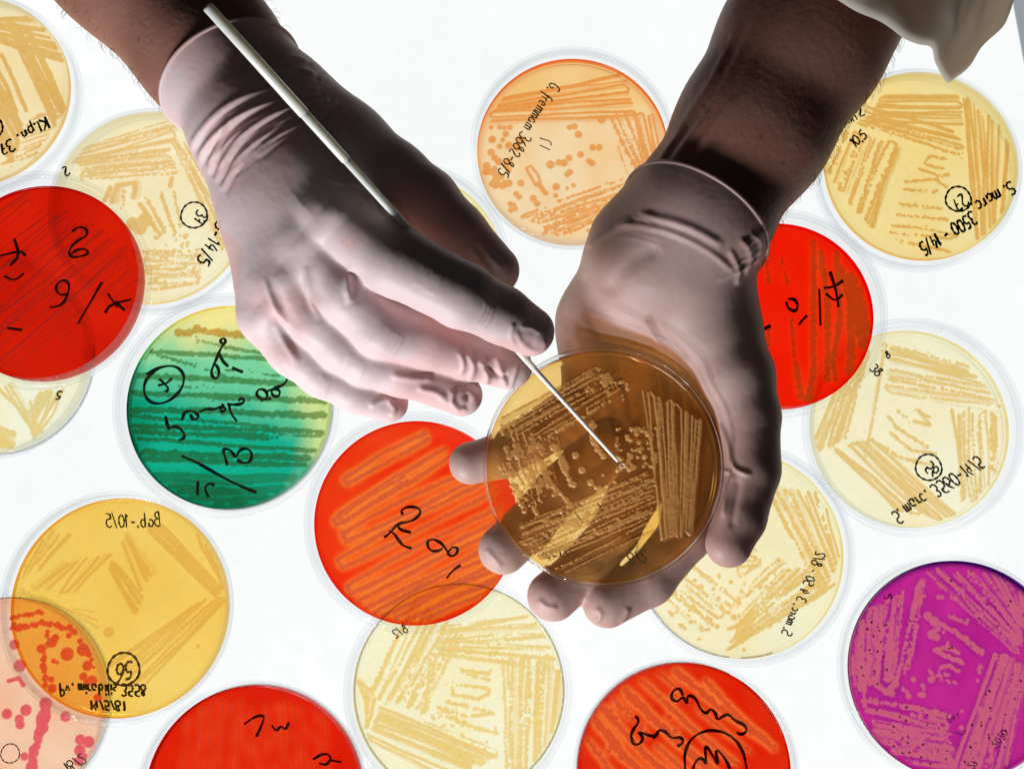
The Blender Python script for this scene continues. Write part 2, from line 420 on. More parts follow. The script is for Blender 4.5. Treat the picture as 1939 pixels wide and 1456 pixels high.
# ------------------------------------------------------------------ handwriting: one-stroke letters on a 0..1 high cell
def arc(cx, cy, rx, ry, a0, a1, n=14):
    return [(cx+rx*math.cos(math.radians(a0+(a1-a0)*i/n)), cy+ry*math.sin(math.radians(a0+(a1-a0)*i/n))) for i in range(n+1)]
FONT = {
 '0': [arc(.28, .5, .24, .46, 100, 460)], '1': [[(.15, .75), (.3, 1), (.28, 0)]],
 '2': [arc(.27, .72, .23, .26, 165, -30, 10)+[(.05, .03), (.55, .0)]],
 '3': [arc(.24, .76, .22, .23, 150, -80, 10)+arc(.26, .27, .26, .27, 85, -150, 12)],
 '4': [[(.3, 1), (.03, .42), (.5, .4)], [(.42, .75), (.36, 0)]],
 '5': [[(.5, .97), (.15, .95), (.1, .58)]+arc(.26, .3, .26, .3, 110, -140, 12)],
 '6': [[(.42, .98), (.2, .75)]+arc(.28, .28, .23, .28, 160, 520, 16)],
 '7': [[(.03, .95), (.5, .97), (.22, 0)], [(.12, .5), (.45, .52)]],
 '8': [arc(.28, .74, .18, .22, -60, -300, 12)+arc(.28, .25, .24, .26, 90, -270, 16)],
 '9': [arc(.28, .7, .22, .27, 0, 360, 14)+[(.46, .3), (.35, 0)]],
 '-': [[(.08, .42), (.42, .45)]], '.': [arc(.1, .04, .035, .04, 0, 360, 8)], ',': [[(.14, .08), (.06, -.15)]], '/': [[(.1, -.05), (.42, 1.05)]], ' ': [],
 'S': [arc(.3, .76, .23, .22, 40, 250, 10)+arc(.28, .27, .25, .27, 80, -150, 12)],
 'K': [[(.08, 1), (.06, 0)], [(.5, .95), (.1, .45), (.55, 0)]], 'B': [[(.08, 0), (.1, 1)]+arc(.14, .76, .28, .24, 90, -90, 10)+arc(.14, .27, .36, .27, 90, -95, 12)],
 'P': [[(.1, -.05), (.12, .98)]+arc(.16, .72, .3, .27, 90, -100, 12)], 'G': [arc(.3, .5, .26, .48, 50, 340, 16)+[(.32, .42)]],
 'l': [[(.12, 1), (.08, .05), (.2, 0)]], 'p': [[(.08, .55), (.06, -.4)], arc(.24, .28, .19, .27, 150, -150, 14)],
 'n': [[(.06, .55), (.06, 0)], [(.07, .35)]+arc(.22, .33, .15, .2, 150, 0, 8)+[(.38, 0)]],
 'm': [[(.05, .55), (.05, 0)], [(.06, .35)]+arc(.17, .35, .11, .18, 150, 0, 6)+[(.28, 0)], [(.29, .35)]+arc(.4, .35, .11, .18, 150, 0, 6)+[(.52, 0)]],
 'a': [arc(.22, .27, .19, .27, 40, 380, 14)+[(.42, .05), (.48, .02)]], 'r': [[(.06, .55), (.07, 0)], [(.07, .3)]+arc(.2, .36, .14, .17, 170, 40, 6)],
 'c': [arc(.22, .27, .19, .27, 45, 320, 12)], 'v': [[(.03, .55), (.18, 0), (.36, .56)]], 'i': [[(.1, .55), (.1, 0)], arc(.11, .8, .03, .03, 0, 360, 6)],
 'b': [[(.08, 1), (.07, .05)]+arc(.24, .26, .18, .26, 210, 510, 14)], 's': [arc(.2, .41, .14, .13, 50, 250, 7)+arc(.19, .14, .15, .14, 80, -140, 8)],
 'e': [[(.06, .28), (.38, .32)]+arc(.22, .28, .17, .27, 10, 310, 12)], 'f': [arc(.32, .82, .15, .17, 60, 180, 6)+[(.15, -.3)], [(.03, .5), (.34, .52)]],
 'o': [arc(.22, .27, .19, .27, 90, 450, 14)], 'x': [[(.03, .55), (.38, 0)], [(.38, .55), (.05, 0)]], 'u': [[(.06, .55)]+arc(.2, .2, .15, .2, 180, 340, 7)+[(.36, .55), (.37, 0)]],
 'd': [arc(.22, .27, .19, .27, 40, 380, 14), [(.42, 1), (.41, 0)]], 't': [[(.18, .9), (.16, .1), (.3, .02)], [(.03, .6), (.34, .62)]], 'y': [[(.05, .55), (.2, .1)], [(.38, .56), (.1, -.4)]],
}
ADV = {' ': .35, '.': .25, ',': .25, '-': .52, '/': .45, '1': .42, 'i': .24, 'l': .28, 'm': .66, 'r': .4, 'f': .4, 's': .42}
def word(txt, start, d, h, mirror=False, sx=1.0, slant=0.12):
    """strokes in photo pixels: the text runs along d from start; mirror = seen from behind"""
    d = np.array(d, float); d /= np.linalg.norm(d)
    up = np.array([d[1], -d[0]])                    # y down picture: 'up' of unmirrored writing
    if mirror: up = -up
    x, out = 0.0, []
    for ch in txt:
        jy = random.uniform(-.05, .05); js = random.uniform(.92, 1.08)
        for st in FONT.get(ch, []):
            out.append([np.array(start)+h*(sx*(x+(a+slant*b)*js)*d+(b*js+jy)*up) for a, b in st])
        x += ADV.get(ch, .62)
    return out
def ring(cx, cy, r, k=1.0): return [[(cx+r*math.cos(t)*(1+.04*math.sin(3*t)), cy+k*r*math.sin(t)) for t in np.linspace(0.3, 6.75, 30)]]
def smooth_poly(pts, it=2):
    p = np.asarray(pts, float)
    for _ in range(it):
        if len(p) < 3: break
        q = np.empty((2*len(p)-2, 2)); q[0::2] = p[:-1]*.75+p[1:]*.25; q[1::2] = p[:-1]*.25+p[1:]*.75
        p = np.concatenate([p[:1], q, p[-1:]])
    return p

# ------------------------------------------------------------------ petri dishes
GROUP = 'petri dishes lying on the light table'
def petri_dish(label, cx, cy, rpx, growth, tint, pig, z0=0.0, inverted=False, ra=0.935, ink=(), lid=True,
               tilt=(0, 0), agar_c=None, density_h=0.35, mats=None, tag_group=GROUP):
    """cx, cy, rpx: the outer ring in photo pixels. pig(u, v, g, s) -> pigment of the agar. growth: Growth in photo pixels round the agar."""
    zc = z0+(13.5 if not inverted else 13.0)
    c = P(cx, cy, zc); sc = scale_at(c); R = rpx/sc
    Ra = R*ra; Rb = Ra+1.15
    if not lid: R = Rb
    root = empty('petri_dish', (c[0]*MM, c[1]*MM, z0*MM), (math.radians(tilt[0]), math.radians(tilt[1]), 0))
    tag(root, label, 'petri dish', tag_group)
    flip = (lambda V: np.stack([V[:, 0], -V[:, 1], 15.2-V[:, 2]], 1)) if inverted else (lambda V: V)
    # base
    pb = [(0, .6), (Rb-3.0, .6), (Rb-2.4, .55), (Rb-2.0, .1), (Rb-1.6, 0), (Rb-.8, 0), (Rb-.25, .25), (Rb, .9), (Rb, 12.8), (Rb-.15, 13.15), (Rb-.5, 13.3), (Rb-.9, 13.15),
          (Rb-1.1, 12.8), (Rb-1.1, 2.4), (Rb-1.35, 1.9), (Rb-2.0, 1.7), (Rb-3.0, 1.7), (0, 1.7)]
    V, F = lathe(pb); 
    fm = [1 if (np.hypot(V[list(f), 0], V[list(f), 1]).max() < Rb-2.9) else 0 for f in F]
    if not lid: fm = [1 if (abs(np.ptp(V[list(f), 2])) > 5 or b) else 0 for f, b in zip(F, fm)]
    mesh_obj('base', flip(V), F, [M_GLASS if lid else M_RIM, M_THIN], root, fmat=fm)
    if lid:
        pl = [(0, 15.0), (R-3.4, 15.0), (R-3.0, 15.15), (R-2.4, 15.15), (R-2.0, 15.0), (R-.9, 14.9), (R-.3, 14.6), (R, 14.0), (R, 6.2), (R-.2, 5.9), (R-.8, 5.9), (R-1.0, 6.2), (R-1.0, 13.4), (R-1.2, 13.75), (R-1.7, 13.9), (R-3.4, 13.95), (0, 13.95)]
        V, F = lathe(pl[::-1])
        fm = [1 if (np.hypot(V[list(f), 0], V[list(f), 1]).max() < R-3.3) else 0 for f in F]
        Vn, Fn = [], []
        ofs = len(V)
        for k in range(3):                                   # three small vent nubs under the lid
            t = 0.5+k*2.094+random.random()
            for rr in (Rb-1.9, Rb+.4):
                for dt in (-.006, .006):
                    for zz in (13.6, 13.95): Vn.append((rr*math.cos(t+dt), rr*math.sin(t+dt), zz))
            b = ofs+8*k
            Fn += [(b, b+1, b+3, b+2), (b+4, b+6, b+7, b+5), (b, b+4, b+5, b+1), (b+2, b+3, b+7, b+6), (b, b+2, b+6, b+4), (b+1, b+5, b+7, b+3)]
        V = np.concatenate([V, np.array(Vn)]); F = F+Fn; fm = fm+[0]*len(Fn)
        mesh_obj('lid', flip(V), F, [M_GLASS, M_THIN], root, fmat=fm)
    # agar
    ma, mg = mats or (M_AGAR, M_GROW)
    u, v = GU, GV; rr = np.hypot(u, v)
    g = growth.sample(growth.f, u, v); soft = growth.sample(growth.blur(7), u, v)
    pg = np.clip(pig(u, v, g, soft), 0.0005, 1.0)
    rim = np.clip((rr-0.955)/0.045, 0, 1)[:, None]
    pg = pg**(1+0.45*rim*rim)
    z = 5.0+0.9*np.clip((rr-0.975)/0.025, 0, 1)**2
    top = np.stack([u*Ra, v*Ra, z], 1)
    n0 = len(top); nr = len(GRIM)
    skirt = top[GRIM].copy(); skirt[:, 2] = 1.78
    bot = np.array([[0, 0, 1.78]])
    V = np.concatenate([top, skirt, bot])
    k = np.arange(nr); k2 = (k+1) % nr
    side = np.stack([GRIM[k], n0+k, n0+k2, GRIM[k2]], 1)
    fan = np.stack([n0+k2, n0+k, np.full(nr, n0+nr), np.full(nr, n0+nr)], 1)
    flipd = flip(V) if not inverted else np.stack([V[:, 0], V[:, 1], 15.2-V[:, 2]], 1)
    pgf = np.concatenate([pg, pg[GRIM]**0.3, np.ones((1, 3))])
    Fa = np.concatenate([GF, side])
    o = mesh_obj('agar', flipd, Fa if not inverted else Fa[:, ::-1], ma, root, attrs={'pigment': pgf})
    # growth: only the cells where something grows
    keep = (g[GF].max(1) > 0.02) & (rr[GF].max(1) < 0.985)
    if keep.sum() > 10:
        Fk = GF[keep]; used = np.unique(Fk); remap = np.full(n0, -1); remap[used] = np.arange(len(used))
        gg = g[used]
        lump = 0.75+0.5*vnoise(u[used], v[used], 40, 3)
        tn = np.asarray(tint)
        if tn.ndim == 1: tn = np.tile(tn, (len(used), 1))
        else: tn = tn[used]
        edge = 4*gg*(1-gg)
        pgv = 1+(tn**(lump[:, None]**0.5+0.08*edge[:, None])-1)*gg[:, None]
        zz = z[used]+0.03+density_h*np.sqrt(np.clip(gg, 0, 1))*(0.7+0.3*lump)
        Vg = np.stack([u[used]*Ra, v[used]*Ra, zz if not inverted else 15.2-zz], 1)
        Fk = remap[Fk]
        mesh_obj('bacterial_growth', Vg, Fk if not inverted else Fk[:, ::-1], mg, root, attrs={'pigment': pgv, 'layer': gg})
    # writing on the outside of the base
    for strokes, wpx, dark in ink:
        parts = []
        zi = 0.42 if not inverted else 15.2-0.42
        if not lid: zi = 0.42
        ax, ay = growth.cx, growth.cy
        for st in strokes:
            p = smooth_poly(st, 2 if len(st) > 4 else 1)
            q = np.stack([(p[:, 0]-ax)/growth.r*Ra, -(p[:, 1]-ay)/growth.r*Ra, np.full(len(p), zi)], 1)
            keepp = np.hypot(q[:, 0], q[:, 1]) < Ra*0.99
            if keepp.sum() < 2: continue
            q = q[keepp]
            w = wpx/growth.r*Ra*0.5*(1+0.25*np.sin(np.arange(len(q))*0.7+random.random()*6))
            Vt, Ft = tube(q, w, 6)
            Vt = np.array(Vt); Vt[:, 2] = zi+(Vt[:, 2]-zi)*0.15+random.uniform(-.03, .03)
            parts.append((Vt, Ft))
        if parts:
            V, F = join(parts); mesh_obj('handwriting', V, F, M_INK if dark else M_INK_FAINT, root)
    return root, c, R, Ra, sc

L_EFF = 0.935
def pg_of(c): return np.clip(lin(c)/L_EFF, 0, 1)
def flat(c, c2=None, sc=3, seed=1):
    a = pg_of(c); b = pg_of(c2 if c2 is not None else c)
    def f(u, v, g, s):
        n = vnoise(u+3, v+3, sc, seed)[:, None]; return a*(1-n)+b*n
    return f
def tint_of(streak, agar): return np.clip(lin(streak)/np.maximum(lin(agar), 1e-3), 0.02, 1.0)

def hemo(base, halo, rim=None, k=1.6):
    """blood agar: cleared to orange where the streaks grow"""
    a, b = pg_of(base), pg_of(halo)
    def f(u, v, g, s):
        t = np.clip(s*k, 0, 1)[:, None]; t = t*t*(3-2*t)
        n = vnoise(u+3, v+3, 4, 5)[:, None]*0.15
        return a*(1-t)+b*t+(b-a)*n*(1-t)
    return f

# ---- 1 tan dish, top left corner
g = Growth(-57, 168, 185)
g.hatch((-60, 20), (60, 20), (-40, 60), (125, 110), 6, 11)
g.hatch((40, 40), (118, 200), (0, 30), (95, 225), 6, 12)
g.hatch((-60, 60), (38, 230), (-60, 130), (20, 300), 4, 14)
g.hatch((60, 215), (120, 195), (10, 310), (70, 290), 8, 7, dots=.35)
g.hatch((-10, 95), (42, 200), (-30, 120), (10, 215), 3, 14)
petri_dish('tan culture plate cut off by the top left corner of the table', -55, 170, 197, g, tint_of((230, 186, 108), (245, 226, 180)), flat((246, 229, 184), (243, 220, 165)), inverted=True,
    ink=[(word('Kl.pn. 37', (90, 224), (-.83, .56), 23, sx=1.1)+ring(-12, 245, 22), 4.2, True)])
# ---- 2 tan dish marked 37
g = Growth(284, 389, 186)
g.hatch((150, 270), (330, 215), (130, 300), (320, 250), 5, 8, dots=.1)
g.hatch((145, 292), (305, 268), (150, 335), (330, 318), 6, 9, dots=(.1, .3), jit=3)
g.hatch((318, 262), (420, 470), (345, 262), (450, 440), 5, 8, dots=.25)
g.line([(320, 330), (318, 345)], 10)
g.hatch((195, 345), (190, 375), (245, 340), (245, 375), 3, 12)
for a, b, w in (((262, 380), (300, 440), 12), ((275, 370), (315, 445), 10), ((300, 358), (335, 450), 9), ((325, 355), (345, 445), 8), ((230, 345), (228, 385), 9)): g.line([a, b], w, 0.25)
g.line([(250, 420), (262, 425), (270, 415)], 22, bump=.4)
g.hatch((275, 470), (385, 475), (285, 550), (375, 540), 9, 8, dots=.3)
g.spots(270, 440, 380, 540, 45, 2, 4)
petri_dish('pale tan plate with circled 37, partly under the deep red plate', 284, 391, 199, g, tint_of((238, 200, 128), (249, 237, 198)), flat((250, 239, 202), (247, 230, 184)), inverted=True,
    ink=[(word('37', (376, 397), (-.25, .96), 22)+ring(370, 408, 25), 3.6, False), (word('3875-14/5', (434, 372), (-.42, .9), 27), 4.2, True), (word('2', (126, 312), (-.8, .5), 18), 3.6, True)])
# ---- 3 dark red dish
g = Growth(75, 528, 190)
g.hatch((-90, 430), (25, 350), (0, 720), (262, 480), 15, 4.0, jit=7, wv=.5, taper=.5)
g.hatch((60, 500), (140, 380), (110, 640), (262, 530), 9, 3.0, dots=.2, jit=6)
petri_dish('deep red blood agar plate with thin dark diagonal streaks, cut off by the left edge', 70, 527, 209, g, tint_of((165, 16, 4), (212, 26, 4)), flat((224, 34, 7), (200, 18, 3), 2.2, 9), z0=15.4, ra=.91,
    ink=[([[(118, 422), (130, 412), (146, 416), (148, 430), (132, 438), (118, 450), (112, 466), (122, 474), (140, 470), (152, 466), (146, 456), (128, 458), (118, 466)],
           [(82, 572), (104, 568), (114, 550), (118, 528), (108, 517), (95, 522), (90, 536), (100, 548), (114, 546)],
           [(137, 604), (160, 560), (180, 522)], [(188, 583), (198, 566), (238, 556)], [(192, 545), (212, 572)], [(207, 560), (226, 578)],
           [(-20, 470), (20, 460), (30, 470)], [(0, 490), (18, 470), (6, 436)], [(-10, 510), (10, 520), (28, 505)], [(0, 612), (30, 616)]], 5.2, True)])
# ---- 4 pale dish under the dark red one
g = Growth(-30, 672, 178)
g.hatch((20, 760), (50, 812), (75, 735), (55, 815), 4, 9)
g.hatch((-20, 730), (55, 815), (0, 720), (60, 812), 3, 8)
g.hatch((60, 810), (95, 735), (40, 780), (60, 740), 4, 9)
g.hatch((-10, 800), (12, 815), (-30, 830), (10, 840), 4, 12)
petri_dish('very pale plate mostly hidden below the deep red plate at the left edge', -24, 672, 196, g, tint_of((241, 212, 140), (251, 243, 215)), flat((252, 246, 222), (249, 238, 200)),
    ink=[(word('5', (93, 733), (-.9, -.2), 18), 3.8, True)])
# ---- 5 green dish
g = Growth(427, 762, 196)
g.line([(325, 618), (365, 612), (420, 620), (480, 622), (530, 620)], 15, bump=.3)
g.line([(357, 632), (410, 645), (470, 655), (560, 665)], 9, .25)
for i, (y0, y1, x0, x1, w, dd) in enumerate(((655, 672, 275, 600, 13, 0), (660, 705, 285, 420, 12, .15), (690, 703, 420, 520, 9, .35), (702, 718, 245, 560, 16, 0), (722, 726, 330, 400, 9, .6), (735, 752, 235, 620, 15, 0),
        (748, 740, 395, 640, 9, .3), (767, 780, 232, 620, 17, 0), (780, 805, 238, 560, 12, .1), (800, 812, 240, 620, 13, 0), (812, 820, 400, 610, 10, .3), (810, 823, 236, 500, 13, 0), (824, 848, 256, 600, 11, 0), (850, 862, 240, 600, 18, 0), (862, 875, 270, 600, 14, 0), (822, 819, 510, 560, 9, .5))):
    g.line([(x0, y0), ((x0+x1)/2, (y0+y1)/2+random.uniform(-2, 2)), (x1, y1)], w*.72, dd, bump=.3, wave=.8)
for y in range(893, 955, 10): g.line([(275+(y-876)*.6, y), (430, y+6+random.uniform(-4, 4)), (590-(y-876)*.8, y+random.uniform(-3, 3))], 11, 0, val=.7)
def pig_green(u, v, gg, s):
    top, mid, deep, lime, dk = (pg_of(c) for c in ((252, 232, 150), (122, 212, 158), (16, 176, 142), (214, 226, 145), (0, 134, 94)))
    n = (vnoise(u+2, v+2, 5, 21)-.5)*.22
    a = np.clip((.86-v+n)/.46+0.05, 0, 1)[:, None]
    c = top*(1-a)+mid*a
    b = np.clip((.30-v+n-.35*np.clip(u, 0, 1)+.25*np.clip(-u, 0, 1))/.45, 0, 1)[:, None]; c = c*(1-b)+deep*b
    e = np.clip((-v-.66+n-.2*u)/.25, 0, 1)[:, None]; c = c*(1-e)+dk*e
    f = np.clip((-u-.72+n-.1*v)/.25, 0, 1)[:, None]*np.clip((.45-v)/.2, 0, 1)[:, None]; c = c*(1-f)+dk*f
    l = np.clip((u-.62+n*1.6-.12*v)/.28, 0, 1)[:, None]*np.clip((v+.85)/.3, 0, 1)[:, None]; return c*(1-l*.9)+lime*l*.9
tg = np.where((GV > .66)[:, None], tint_of((226, 168, 62), (250, 232, 140)), np.where((GU > .6)[:, None], np.array([.42, .50, .33]), np.array([.55, .40, .20])))
sm = np.clip((GV-.60)/.08, 0, 1)[:, None]; tg = tint_of((226, 168, 62), (250, 232, 140))*sm+np.array([.34, .46, .28])*(1-sm)
c4 = lambda pts: [(x/2.769, y/2.769+465) for x, y in pts]
petri_dish('blue green and yellow plate with thick horizontal dark green streaks', 426, 765, 213, g, tg, pig_green, ra=.92,
    ink=[([c4(p) for p in ([(720, 640), (790, 600), (870, 590), (920, 630), (925, 690), (890, 750), (830, 795), (760, 800), (715, 760), (708, 700), (730, 650), (800, 598)],
        [(790, 665), (820, 690), (845, 720), (825, 735)], [(860, 660), (830, 690), (785, 700)],
        [(1125, 475), (1110, 455), (1130, 440), (1145, 460), (1120, 490), (1105, 530), (1085, 580), (1065, 630), (1090, 672), (1115, 640), (1100, 590), (1075, 585)], [(1105, 520), (1130, 570), (1160, 597)], [(1180, 605), (1240, 628)],
        [(1395, 770), (1350, 780), (1310, 750), (1330, 715), (1370, 730), (1375, 770), (1340, 780)], [(1375, 730), (1420, 715), (1445, 735), (1430, 765), (1395, 750), (1400, 715), (1460, 700), (1480, 665)],
        [(830, 865), (850, 945), (865, 920), (905, 925), (935, 960), (935, 985), (905, 995)], [(920, 890), (930, 845), (965, 835), (1000, 850), (1010, 880), (975, 885), (965, 855)],
        [(1010, 845), (1050, 825), (1090, 830), (1110, 820), (1140, 815), (1155, 830), (1135, 845), (1120, 830), (1140, 800)], [(1160, 800), (1200, 805), (1240, 800), (1255, 780), (1230, 768), (1220, 785)], [(1170, 805), (1180, 850), (1215, 895)],
        [(1170, 1130), (1150, 1070), (1145, 1040), (1180, 1045), (1200, 1070), (1215, 1090), (1230, 1050), (1265, 1035), (1300, 1060), (1295, 1110), (1255, 1120), (1220, 1100)],
        [(925, 1080), (1010, 1115), (1130, 1185), (1240, 1240), (1330, 1275)], [(1015, 1215), (1015, 1290)], [(1105, 1235), (1075, 1225), (1050, 1250), (1075, 1300)])], 5.6, True)])
# ---- 6 amber yellow dish
g = Growth(217, 1148, 209)
g.hatch((60, 1075), (110, 1010), (20, 1090), (60, 1000), 4, 8, dots=.1)
g.hatch((130, 1120), (190, 1050), (60, 1110), (110, 1065), 4, 9)
g.hatch((260, 1000), (400, 1120), (290, 990), (410, 1110), 5, 7)
g.hatch((215, 1025), (260, 1110), (235, 1010), (275, 1080), 3, 10)
g.hatch((200, 1060), (255, 1135), (195, 1080), (245, 1165), 4, 10)
g.hatch((350, 1145), (200, 1260), (425, 1130), (260, 1300), 7, 7, jit=5)
g.hatch((380, 1010), (415, 1110), (350, 980), (375, 1040), 4, 6)
g.hatch((30, 1110), (180, 1180), (20, 1130), (170, 1160), 3, 6, dots=.3)
g.dot(197, 1196, 10); g.dot(370, 1222, 4)
petri_dish('amber yellow plate with circled 56, lying over the pink plate', 216, 1150, 220, g, tint_of((243, 184, 78), (253, 208, 104)), flat((253, 210, 108), (251, 200, 88)), z0=15.4, ra=.948,
    ink=[(word('Bab.-10/5', (285, 993), (-1, .02), 27, mirror=True, sx=.85), 3.2, False), (word('56', (240, 1252), (-.98, .1), 34, mirror=False, sx=.8)+ring(222, 1266, 31), 4.6, False),
         (word('Pv. mirabilis 3558', (98, 1293), (1, .02), 22, mirror=True, sx=.92), 4.2, True), (word('14/5/81', (156, 1326), (1, .0), 18, mirror=True, sx=1.1), 4.2, True)])
# ---- 7 pink dish, bottom left corner
g = Growth(-8, 1330, 197)
g.line([(76, 1335), (66, 1380), (55, 1425), (52, 1460)], 24, bump=.3); g.line([(70, 1200), (66, 1260), (72, 1300)], 14, .2)
for x, y, r in ((0, 1352, 10), (36, 1345, 11), (24, 1362, 9), (26, 1372, 9), (112, 1357, 10), (142, 1400, 10), (158, 1404, 11), (142, 1420, 11), (148, 1433, 10), (140, 1440, 9), (37, 1431, 8), (20, 1262, 12), (8, 1222, 10), (110, 1240, 13), (140, 1232, 12), (150, 1262, 10), (160, 1290, 10), (60, 1230, 9), (80, 1218, 10), (172, 1322, 8)):
    g.dot(x, y, r)
g.line([(10, 1190), (60, 1180), (120, 1195)], 16, .3); g.line([(0, 1170), (60, 1160)], 12, .2); g.line([(0, 1290), (20, 1285), (30, 1298)], 10); g.line([(120, 1200), (150, 1235), (165, 1290)], 14, .35)
g.spots(0, 1180, 150, 1320, 8, 5, 9)
petri_dish('salmon pink plate with rose red colonies in the bottom left corner', -8, 1332, 212, g, tint_of((236, 86, 98), (251, 200, 168)), flat((252, 206, 176), (249, 186, 150), 4, 4),
    ink=[(word('18/2', (100, 1450), (.85, -.5), 22, mirror=True), 2.8, True), (ring(2, 1428, 18), 2.2, True)])
# ---- 9 pale dish at the bottom centre (under the red one)
g = Growth(860, 1310, 202)
g.hatch((825, 1195), (1040, 1160), (820, 1245), (1045, 1275), 9, 9, dots=(0, .25), jit=4)
g.hatch((770, 1145), (690, 1310), (860, 1200), (785, 1350), 9, 10, dots=(0, .3), jit=5)
g.hatch((690, 1320), (660, 1290), (680, 1380), (700, 1330), 4, 10)
g.hatch((715, 1345), (930, 1430), (690, 1400), (850, 1470), 7, 10)
g.hatch((945, 1250), (950, 1470), (1045, 1260), (1030, 1440), 9, 10, dots=(.2, .05))
for pts in ([(862, 1268), (890, 1275), (918, 1278), (920, 1272)], [(862, 1272), (890, 1284), (920, 1290)], [(918, 1308), (880, 1300), (845, 1300), (850, 1318), (900, 1325), (920, 1312)],
            [(836, 1330), (900, 1345), (920, 1350)], [(838, 1338), (832, 1345), (880, 1360), (925, 1352)], [(815, 1352), (880, 1375), (932, 1390), (930, 1380)], [(820, 1340), (860, 1366)]): g.line(pts, 9, .12)
g.hatch((800, 1370), (930, 1425), (830, 1400), (920, 1440), 4, 7, dots=.5); g.hatch((808, 1250), (795, 1350), (820, 1250), (805, 1350), 2, 9, dots=.15); g.spots(800, 1330, 925, 1440, 24, 2, 4)
g.line([(805, 1240), (860, 1245), (930, 1255)], 8, .2)
petri_dish('cream plate at the bottom centre, its rim tucked under the orange red plate', 867, 1310, 217, g, tint_of((245, 214, 138), (251, 243, 208)), flat((251, 243, 210), (250, 238, 192)),
    ink=[(word('8/2', (762, 1200), (-.8, .35), 18, mirror=True), 2.6, False)])
# ---- 8 orange red dish
g = Growth(783, 989, 197)
for (x0, y0), (x1, y1), gap in (((640, 905), (800, 815), 14), ((632, 975), (840, 845), 20), ((640, 1010), (905, 880), 22), ((622, 985), (760, 900), 12), ((632, 1060), (930, 905), 24), ((650, 1110), (945, 960), 22), ((675, 1140), (955, 1000), 20), ((705, 1160), (960, 1040), 16), ((745, 1170), (950, 1075), 16), ((770, 1176), (930, 1105), 12)):
    nx, ny = .42, .9
    g.line([(x1, y1), ((x0+x1)/2, (y0+y1)/2-6), (x0, y0), (x0+8, y0+gap*.8), ((x0+x1)/2+nx*gap*.8, (y0+y1)/2+ny*gap), (x1+nx*gap, y1+ny*gap)], 9.5, .0, bump=.22, taper=.3)
c5 = lambda pts: [(x/2.769+620, y/2.769+930) for x, y in pts]
petri_dish('orange red plate with long slanting streaks below the pointing fingers', 785, 987, 210, g, tint_of((222, 80, 42), (246, 108, 40)), hemo((240, 38, 10), (252, 122, 44), k=1.9), z0=15.4, tilt=(0, 0), ra=.93,
    ink=[([c5(p) for p in ([(375, 120), (365, 95), (400, 75), (460, 80), (475, 110), (440, 145), (400, 160), (350, 165), (300, 225), (275, 240)], [(300, 210), (325, 215), (360, 265), (385, 290), (425, 300)], [(345, 170), (360, 200), (420, 215)],
        [(590, 300), (570, 315), (530, 315), (510, 290), (510, 260), (545, 250), (590, 275), (620, 320)], [(640, 300), (615, 325), (640, 345), (670, 330), (675, 295), (640, 295)], [(690, 390), (650, 415), (615, 460)])], 5.2, True)])
# ---- 10 red dish, bottom left of centre
g = Growth(470, 1512, 210)
g.hatch((340, 1330), (330, 1470), (600, 1340), (620, 1470), 20, 4, dots=(.3, .45), jit=4)
petri_dish('bright scarlet plate with faint vertical lines, cut off by the bottom edge', 474, 1514, 220, g, tint_of((205, 34, 14), (234, 52, 18)), hemo((222, 26, 6), (246, 70, 24), k=2.5), ra=.955,
    ink=[([[(443, 1378), (462, 1364), (482, 1360), (479, 1376), (467, 1402)], [(497, 1380), (506, 1392), (515, 1380), (524, 1390), (530, 1374)], [(578, 1445), (600, 1432), (615, 1440), (606, 1456), (590, 1452)], [(612, 1446), (634, 1450)]], 5.0, True)])
# ---- 11 orange red dish with MS monogram
g = Growth(1295, 1462, 205)
for i, (a, b) in enumerate((((1110, 1400), (1190, 1500)), ((1125, 1365), (1250, 1500)), ((1140, 1345), (1290, 1490)), ((1160, 1325), (1330, 1490)), ((1185, 1310), (1370, 1480)), ((1215, 1290), (1400, 1450)), ((1250, 1275), (1430, 1430)), ((1285, 1275), (1450, 1400)), ((1340, 1290), (1470, 1420)))):
    g.line([a, ((a[0]+b[0])/2-4, (a[1]+b[1])/2+4), b], random.uniform(9, 16), .0 if i % 3 else .12, bump=.28)
g.spots(1100, 1290, 1300, 1450, 14, 3, 6)
c6 = lambda pts: [(x/2.769+1239, y/2.769+930) for x, y in pts]
petri_dish('vermilion plate with large loose handwriting and a big inked circle', 1300, 1465, 214, g, tint_of((222, 74, 32), (246, 108, 48)), hemo((224, 26, 4), (246, 112, 48), k=2.0), ra=.957,
    ink=[([c6(p) for p in ([(165, 1085), (150, 1045), (115, 1050), (95, 1095), (130, 1120), (165, 1085), (190, 1135), (185, 1080), (230, 1090), (260, 1160), (290, 1180), (310, 1150), (340, 1175), (345, 1215), (380, 1190), (410, 1180), (440, 1215), (500, 1240), (505, 1275), (470, 1290), (450, 1275)],
        [(0, 1310), (30, 1260), (70, 1275), (100, 1310), (150, 1300), (165, 1330), (130, 1350)], [(170, 1470), (165, 1390), (200, 1310), (280, 1265), (370, 1270), (440, 1310), (485, 1380), (500, 1470)], [(210, 1470), (230, 1420), (265, 1410), (285, 1460), (275, 1330), (320, 1400), (350, 1460), (330, 1350), (390, 1420), (410, 1470)])]
        +[[(1195, 1400), (1200, 1385), (1212, 1372), (1208, 1362), (1203, 1362)], [(1196, 1398), (1200, 1416), (1215, 1412), (1220, 1400), (1205, 1388), (1245, 1402), (1250, 1385), (1264, 1390)]], 5.6, True)])
